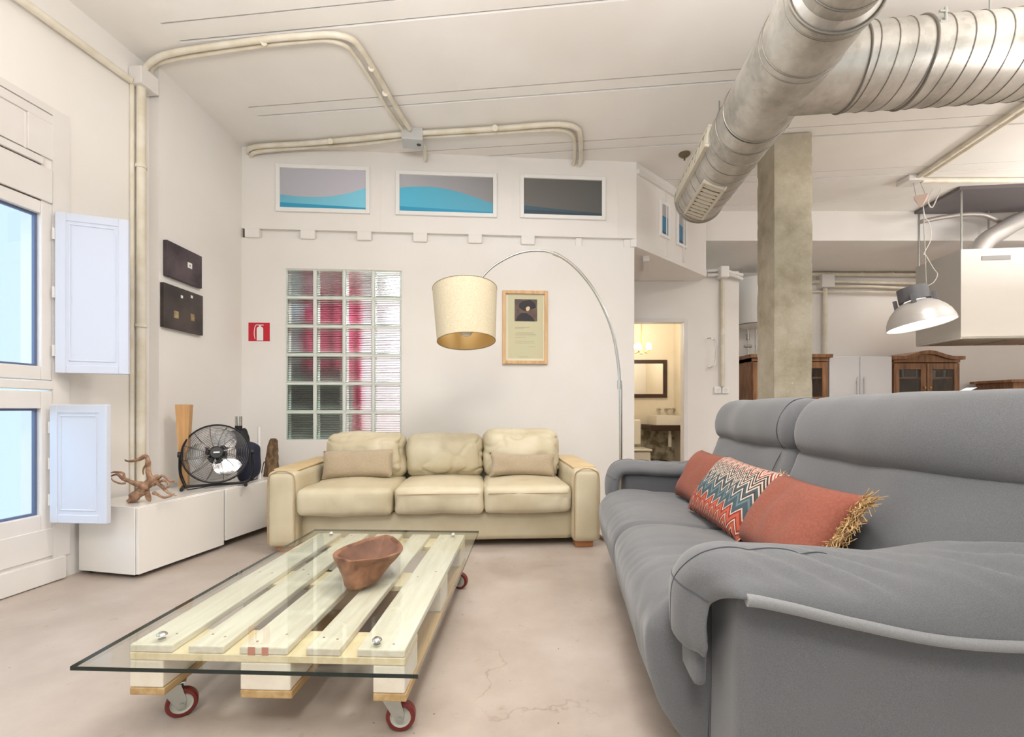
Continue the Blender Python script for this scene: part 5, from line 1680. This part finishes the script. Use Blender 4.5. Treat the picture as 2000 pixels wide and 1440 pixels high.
# fridge
def fridge():
    x0, x1 = at_depth(1618, 0, YK).x, at_depth(1740, 0, YK).x
    o = empty('refrigerator', 'white double door refrigerator between the two wooden cupboards', 'refrigerator')
    zt = 1.605
    b = MB(); b.box((x0, YK + 0.04, 0.03), (x1, YK + 0.52, zt), 0.004, seg=1); b.build('body', M_white, o)
    m = (x0 + x1) / 2 - 0.01
    M_fr = mat('fridge_white', srgb(240, 238, 240), 0.2)
    for a, c, hx in ((x0, m - 0.004, m - 0.045), (m + 0.004, x1, m + 0.045)):
        b = MB(); b.box((a, YK - 0.02, 0.06), (c, YK + 0.036, zt), 0.008); d = b.build('door', M_fr, o)
        b = MB(); b.box((hx - 0.012, YK - 0.055, 0.7), (hx + 0.012, YK - 0.035, 1.34), 0.005); b.box((hx - 0.008, YK - 0.036, 0.75), (hx + 0.008, YK - 0.02, 0.78)); b.box((hx - 0.008, YK - 0.036, 1.28), (hx + 0.008, YK - 0.02, 1.31)); b.build('handle', M_trim, d)
    b = MB(); b.box((x0 + 0.02, YK + 0.06, 0.0), (x1 - 0.02, YK + 0.5, 0.03)); b.build('plinth', M_black, o)
fridge()
# boiler
def boiler():
    c = at_depth(1472, 590, 6.3)
    o = empty('water_heater', 'white cylindrical water heater on the wall left of the concrete column', 'water heater', loc=(c.x, 6.3, 0))
    zt, zb_ = at_depth(1472, 546, 6.3).z, at_depth(1472, 636, 6.3).z
    b = MB(); b.lathe([(0.0001, zb_ - 0.05), (0.12, zb_ - 0.04), (0.20, zb_), (0.21, zb_ + 0.02), (0.21, zt - 0.02), (0.2, zt), (0.0001, zt + 0.02)], 40); b.build('tank', M_white, o, smooth=True, angle=35)
    b = MB(); b.lathe([(0.211, zb_), (0.214, zb_ + 0.006), (0.211, zb_ + 0.012)], 40); b.build('seam_ring', M_seam, o, smooth=True)
    b = MB(); b.tube([(-0.08, 0, zb_ - 0.04), (-0.08, 0, 1.62)], 0.012, 8); b.tube([(0.03, 0, zb_ - 0.04), (0.03, 0, 1.62)], 0.012, 8); b.build('water_pipe', M_chrome, o, smooth=True)
    b = MB(); b.cyl((-0.08, 0, zb_ - 0.12), (-0.08, 0, zb_ - 0.2), 0.025, 12); b.build('valve', M_zinc, o, smooth=True)
    b = MB(); b.cyl((-0.13, 0, 1.78), (-0.03, 0, 1.78), 0.02, 10); b.build('valve', M_zinc, o, smooth=True)
    b = MB(); b.box((-0.15, 0.2, (zt + zb_) / 2 - 0.1), (0.15, 0.25, (zt + zb_) / 2 + 0.1)); b.build('wall_bracket', M_zinc, o)
    b = MB(); b.box((0.00, -0.2125, zb_ + 0.06), (0.05, -0.2095, zb_ + 0.075)); b.build('badge', M_zinc, o)
boiler()

# extractor hood
def hood():
    a = at_depth(1877, 0, 4.72)
    o = empty('extractor_hood', 'large white box extractor hood hanging on rods in the kitchen', 'extractor hood', loc=(a.x, 4.72, 0), rotz=ROTF * 0.9)
    w, d, z0, z1 = 1.5, 0.60, 1.645, 2.56
    M_hood = mat('hood_white', srgb(226, 220, 214), 0.3, metal=0.1)
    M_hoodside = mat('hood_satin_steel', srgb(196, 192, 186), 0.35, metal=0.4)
    b = MB(); b.box((0, 0, z0 + 0.02), (w, 0.004, z1)); b.build('front_panel', M_hood, o)
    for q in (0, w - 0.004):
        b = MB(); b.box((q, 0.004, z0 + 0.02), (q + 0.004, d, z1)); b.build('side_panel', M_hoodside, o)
    b = MB(); b.box((0.004, d - 0.004, z0 + 0.02), (w - 0.004, d, z1)); b.box((0.004, 0.004, z1 - 0.01), (w - 0.004, d - 0.004, z1)); b.build('rear_panel', M_hood, o)
    b = MB(); b.box((0, 0, z0 + 0.0), (w, d, z0 + 0.02), 0.003, seg=1); b.build('base_rim', M_hoodside, o)
    for k in range(3):
        b = MB(); b.box((0.08 + k * 0.46, 0.08, z0 - 0.006), (0.50 + k * 0.46, d - 0.08, z0), 0.002, seg=1); b.build('filter', mat('filter_mesh', srgb(150, 138, 128), 0.5, metal=0.4), o)
    b = MB(); b.box((0.19, -0.006, 2.44), (0.46, 0.0, 2.485), 0.002, seg=1); b.build('vent_slot', mat('grey_slot', srgb(160, 158, 156), 0.5), o)
    for (x, y) in ((0.02, 0.02), (0.02, d - 0.02), (0.75, 0.02), (0.75, d - 0.02), (w - 0.02, 0.02), (w - 0.02, d - 0.02)):
        b = MB(); b.cyl((x, y, z1), (x, y, 3.17), 0.009, 8); b.build('rod', M_zinc, o)
    # dark panel above
    p = empty('ceiling_panel', 'dark grey rectangular panel on the ceiling above the extractor hood', 'panel', loc=(a.x, 4.72, 0), rotz=ROTF * 0.9)
    b = MB(); b.box((-0.03, -0.02, 3.165), (w + 0.02, d + 0.03, 3.199), 0.003, seg=1); b.build('board', mat('dark_grey_panel', srgb(106, 100, 102), 0.5), p)
hood()
b = MB()
fl = [at_depth(1905, 485, 4.95), at_depth(1925, 472, 4.95), at_depth(1955, 452, 4.95), at_depth(2000, 428, 5.0), at_depth(2080, 412, 5.0), at_depth(2300, 405, 5.0)]
fl[0].z = 2.566
pts = crom(fl, 12)
b.tube(pts, [0.085 + 0.006 * (i % 2) for i in range(len(pts))], 24)
o = b.build('flexible_duct', mat('foil_hose', srgb(214, 210, 206), 0.32, metal=0.45), smooth=True, angle=80); tag(o, 'shiny corrugated flexible hose rising from the extractor hood', 'duct')
b = MB()
pts = crom([at_depth(1799, 433, 5.0), at_depth(1840, 425, 5.0), at_depth(1885, 419, 5.0), at_depth(1920, 420, 5.0), at_depth(1942, 428, 5.0), at_depth(1952, 434, 5.05)], 6)
b.tube(pts, 0.024, 12); o = b.build('flexible_hose', mat('grey_hose', srgb(168, 160, 154), 0.4, metal=0.4), smooth=True); tag(o, 'thin grey hose arching below the dark ceiling panel', 'hose')
# conduits on the kitchen ceiling
conduit('conduit', [([at_height(2080, 150, CEIL - 0.025), at_height(1790, 348, CEIL - 0.025)], 0.018), ([at_height(2090, 158, CEIL - 0.025), at_height(1797, 352, CEIL - 0.025)], 0.014)], 'pale diagonal pipes on the kitchen ceiling leading to the lamp box')
conduit('conduit', [([at_height(1800, 353, CEIL - 0.03), at_height(2140, 352, CEIL - 0.03)], 0.024)], 'pale pipe along the kitchen ceiling above the dark panel')
p = at_height(1778, 354, CEIL - 0.03)
b = MB(); b.box((p.x - 0.08, p.y - 0.08, CEIL - 0.055), (p.x + 0.08, p.y + 0.08, CEIL), 0.01); o = b.build('junction_box', M_trim); tag(o, 'white junction box on the kitchen ceiling above the pendant lamp', 'junction box')
# pendant lamp
def pendant():
    Y = 4.5
    c = at_depth(1799, 636, Y)
    o = empty('pendant_lamp', 'large aluminium industrial pendant lamp with a grey top, switched on', 'pendant lamp', loc=(c.x, Y, 0))
    s = empty('lamp_head', loc=(0, 0, c.z), rot=(R(-8), R(-7), 0)); s.parent = o
    r = 0.268
    prof_o = [(r + 0.006, 0.0), (r, 0.006), (0.262, 0.05), (0.245, 0.10), (0.215, 0.15), (0.17, 0.20), (0.12, 0.235), (0.09, 0.245)]
    prof_i = [(p_[0] - 0.005, p_[1]) for p_ in prof_o][::-1]
    b = MB(); b.lathe(prof_o + prof_i, 48, closed=True); b.build('reflector', mat('satin_aluminium', srgb(214, 210, 206), 0.4, metal=0.35), s, smooth=True, angle=50)
    b = MB(); b.cyl((0, 0, 0.25), (0, 0, 0.385), 0.125, 30, 0.12); b.build('gear_housing', mat('dark_grey_casting', srgb(112, 112, 116), 0.5), s, smooth=True, angle=35)
    for k in range(4):
        a = PI / 4 + k * PI / 2
        b = MB(); b.box((-0.02, -0.012, 0.17), (0.02, 0.02, 0.30), 0.004, Matrix.Rotation(a, 4, 'Z') @ Matrix.Translation((0, 0.145, 0))); b.build('bracket', _M['dark_grey_casting'], s)
    b = MB(); b.cyl((0, 0, 0.385), (0, 0, 0.41), 0.012, 10); b.build('eyelet', M_zinc, s)
    b = MB(); b.lathe([(0.0001, 0.012), (0.15, 0.014), (0.24, 0.018), (0.2395, 0.022), (0.0001, 0.02)], 40)
    b.build('lit_diffuser', mat('lit_diffuser', (1, 1, 1), 0.5, emit=(1.0, 0.96, 0.9), estr=6.0), s, smooth=True)
    # suspension
    zt = at_depth(1799, 385, Y).z
    topz = c.z + 0.40
    b = MB(); b.tube([(0.05, 0, topz), (0.02, 0, zt - 0.07)], 0.004, 6); b.build('suspension_cable', M_zinc, o)
    b = MB(); b.lathe([(0.0001, zt - 0.10), (0.02, zt - 0.085), (0.075, zt + 0.0), (0.075, zt + 0.006), (0.0001, zt + 0.008)], 4); b.build('canopy', mat('beige_canopy', srgb(206, 184, 170), 0.5), o)
    b = MB(); b.tube([(-0.05, 0, zt + 0.005), (-0.06, 0.03, 3.2)], 0.0025, 5); b.tube([(0.05, 0, zt + 0.005), (-0.0, 0.03, 3.2)], 0.0025, 5); b.build('canopy_wire', M_zinc, o)
    b = MB(); b.tube(crom([(0.02, 0, zt - 0.08), (0.04, 0, zt - 0.2), (0.08, 0, zt - 0.25), (0.10, 0, zt - 0.4), (0.03, 0, zt - 0.55), (0.05, 0, topz + 0.28), (0.12, 0, topz + 0.16), (0.16, 0, topz + 0.10), (0.12, 0, topz + 0.02), (0.04, 0, topz - 0.02)], 6), 0.0035, 6); b.build('lamp_cord', M_cord, o, smooth=True)
    b = MB(); b.tube(crom([(0.3, 0.2, 3.17), (0.25, 0.2, 3.05), (0.29, 0.2, 2.98), (0.35, 0.2, 3.1), (0.38, 0.2, 3.17)], 5), 0.006, 6); b.build('cord_loop', M_cord, o, smooth=True)
pendant()
# kitchen island and small sideboard at the right edge
isl = empty('kitchen_island', 'pale island worktop glimpsed over the back of the grey sofa', 'kitchen island')
b = MB(); b.box((4.13, 3.9, 1.035), (5.9, 4.6, 1.075), 0.004); b.build('worktop', mat('pale_yellow_worktop', srgb(246, 240, 200), 0.3), isl)
b = MB(); b.box((4.25, 3.98, 0.0), (5.8, 4.52, 1.035)); b.build('cabinet_body', M_white, isl)
sb = empty('sideboard', 'low brown wooden sideboard at the right edge of the kitchen', 'sideboard')
b = MB(); b.box((6.45, 5.95, 1.27), (7.7, 6.5, 1.305), 0.006); b.build('top', M_walnut, sb)
b = MB(); b.box((6.52, 6.0, 0.0), (7.65, 6.48, 1.27)); b.build('body', M_walnut, sb)
b = MB(); b.box((-0.055, -0.05, 0), (0.055, 0.05, 0.0015)); o = b.build('paper_sheet', M_white)
o.location = (4.19, 4.25, 1.098); o.rotation_euler = (0, R(-24), 0); tag(o, 'white sheet sticking up behind the grey sofa back', 'paper')

# ------------------------------------------------------------------ bathroom
def bathroom():
    # mirror
    a, c = at_depth(1225, 0, 6.97).x, at_depth(1303, 0, 6.97).x
    zt, zb_ = at_depth(0, 703, 6.97).z, at_depth(0, 777, 6.97).z
    o = empty('framed_mirror', 'rectangular mirror with a dark wooden frame in the bathroom', 'mirror')
    f = 0.055
    for (x0, x1, z0, z1) in ((a - 0.3, a - 0.3 + f, zb_, zt), (c - f, c, zb_, zt), (a - 0.3 + f, c - f, zb_, zb_ + f), (a - 0.3 + f, c - f, zt - f, zt)):
        b = MB(); b.box((x0, 6.965, z0), (x1, 7.0, z1), 0.004, seg=1); b.build('frame_rail', M_darkwood, o)
    b = MB(); b.box((a - 0.3 + f, 6.985, zb_ + f), (c - f, 6.99, zt - f)); b.build('mirror_glass', M_mirror, o)
    # sink
    sx0, sx1 = at_depth(1274, 0, 6.75).x, 2.43
    z1, z0 = at_depth(0, 812, 6.6).z, at_depth(0, 833, 6.6).z
    o = empty('wash_basin', 'white rectangular wash basin on a dark shelf in the bathroom', 'wash basin')
    b = MB(); b.box((sx0, 6.55, z0 + 0.02), (sx1, 6.95, z0 + 0.035)); b.box((sx0, 6.55, z0 + 0.035), (sx0 + 0.02, 6.95, z1)); b.box((sx1 - 0.02, 6.55, z0 + 0.035), (sx1, 6.95, z1)); b.box((sx0 + 0.02, 6.55, z0 + 0.035), (sx1 - 0.02, 6.57, z1)); b.box((sx0 + 0.02, 6.93, z0 + 0.035), (sx1 - 0.02, 6.95, z1))
    b.build('basin', M_porc, o)
    b = MB(); b.tube(crom([(sx0 + 0.24, 6.7, z0), (sx0 + 0.24, 6.7, z0 - 0.18), (sx0 + 0.26, 6.72, z0 - 0.22), (sx0 + 0.34, 6.9, z0 - 0.22)], 5), 0.018, 10); b.cyl((sx0 + 0.24, 6.7, z0 - 0.12), (sx0 + 0.24, 6.7, z0 - 0.30), 0.026, 12); b.build('trap_pipe', M_porc, o, smooth=True)
    b = MB(); b.box((sx0 - 0.10, 6.5, z0 - 0.06), (2.45, 6.98, z0 + 0.0195), 0.004); o = b.build('wooden_shelf', M_darkwood); tag(o, 'dark wooden shelf carrying the bathroom wash basin', 'shelf')
    o = empty('wall_tap', 'chrome wall mounted tap with two handles above the wash basin', 'tap')
    zz = at_depth(0, 800, 6.95).z
    for px in (1287, 1302, 1316):
        x = at_depth(px, 0, 6.95).x
        b = MB(); b.cyl((x, 7.0, zz), (x, 6.95, zz), 0.025, 14); b.cyl((x, 6.95, zz), (x + 0.02, 6.92, zz), 0.012, 10); b.build('handle' if px != 1302 else 'spout_base', M_chrome, o, smooth=True)
    x = at_depth(1302, 0, 6.95).x
    b = MB(); b.tube(crom([(x, 6.95, zz), (x + 0.02, 6.85, zz + 0.01), (x + 0.03, 6.78, zz - 0.03)], 5), 0.010, 10); b.build('spout', M_chrome, o, smooth=True)
    # toilet
    x1 = at_depth(1256, 0, 6.6).x
    o = empty('toilet', 'white toilet with a tall cistern at the left edge of the bathroom doorway', 'toilet')
    zt = at_depth(0, 820, 6.6).z
    b = MB(); b.box((x1 - 0.42, 6.7, 0.40), (x1, 6.98, zt), 0.02); b.build('cistern', M_porc, o)
    b = MB(); b.box((x1 - 0.40, 6.3, 0.0), (x1 + 0.03, 6.7, 0.34), 0.04); b.build('bowl', M_porc, o, smooth=True, angle=30)
    b = MB(); b.box((x1 - 0.41, 6.28, 0.345), (x1 + 0.04, 6.7, 0.37), 0.01); b.build('seat', M_porc, o)
    b = MB(); b.box((2.02, 6.6, 0.0), (2.30, 6.95, 0.16), 0.01); o = b.build('dark_basket', M_darkwood); tag(o, 'dark low basket on the bathroom floor under the wash basin', 'basket')
    # ceiling lamp with lit bulbs
    c = at_depth(1253, 684, 6.4)
    o = empty('chandelier', 'small lit glass chandelier hanging above the bathroom mirror', 'chandelier', loc=(c.x, 6.4, 0))
    b = MB(); b.cyl((0, 0, c.z + 0.03), (0, 0, 2.42), 0.006, 8); b.build('rod', M_gold, o)
    b = MB(); b.lathe([(0.0001, c.z - 0.06), (0.03, c.z - 0.05), (0.012, c.z - 0.01), (0.012, c.z + 0.04), (0.0001, c.z + 0.05)], 16)
    b.build('body', M_gold, o, smooth=True)
    for k in range(5):
        a = 2 * PI * k / 5 + 0.3
        ca, sa = math.cos(a), math.sin(a)
        b = MB(); b.tube(crom([(0.01 * ca, 0.01 * sa, c.z), (0.07 * ca, 0.07 * sa, c.z - 0.04), (0.12 * ca, 0.12 * sa, c.z - 0.02), (0.12 * ca, 0.12 * sa, c.z + 0.01)], 5), 0.005, 8); b.build('arm', M_gold, o, smooth=True)
        b = MB(); b.lathe([(0.0001, 0), (0.03, 0.005), (0.036, 0.035), (0.025, 0.07), (0.0001, 0.08)], 14, (0.12 * ca, 0.12 * sa, c.z + 0.01)); b.build('bulb', mat('lit_bulb', (1, 1, 1), 0.5, emit=(1.0, 0.88, 0.66), estr=7.0), o, smooth=True)
bathroom()
d = bpy.data.lights.new('bathroom_bulbs', 'POINT'); d.energy = 7; d.color = (1.0, 0.93, 0.82); d.shadow_soft_size = 0.12
o = bpy.data.objects.new('bathroom_bulbs', d); o.location = (1.83, 6.2, 1.95); COL.objects.link(o)
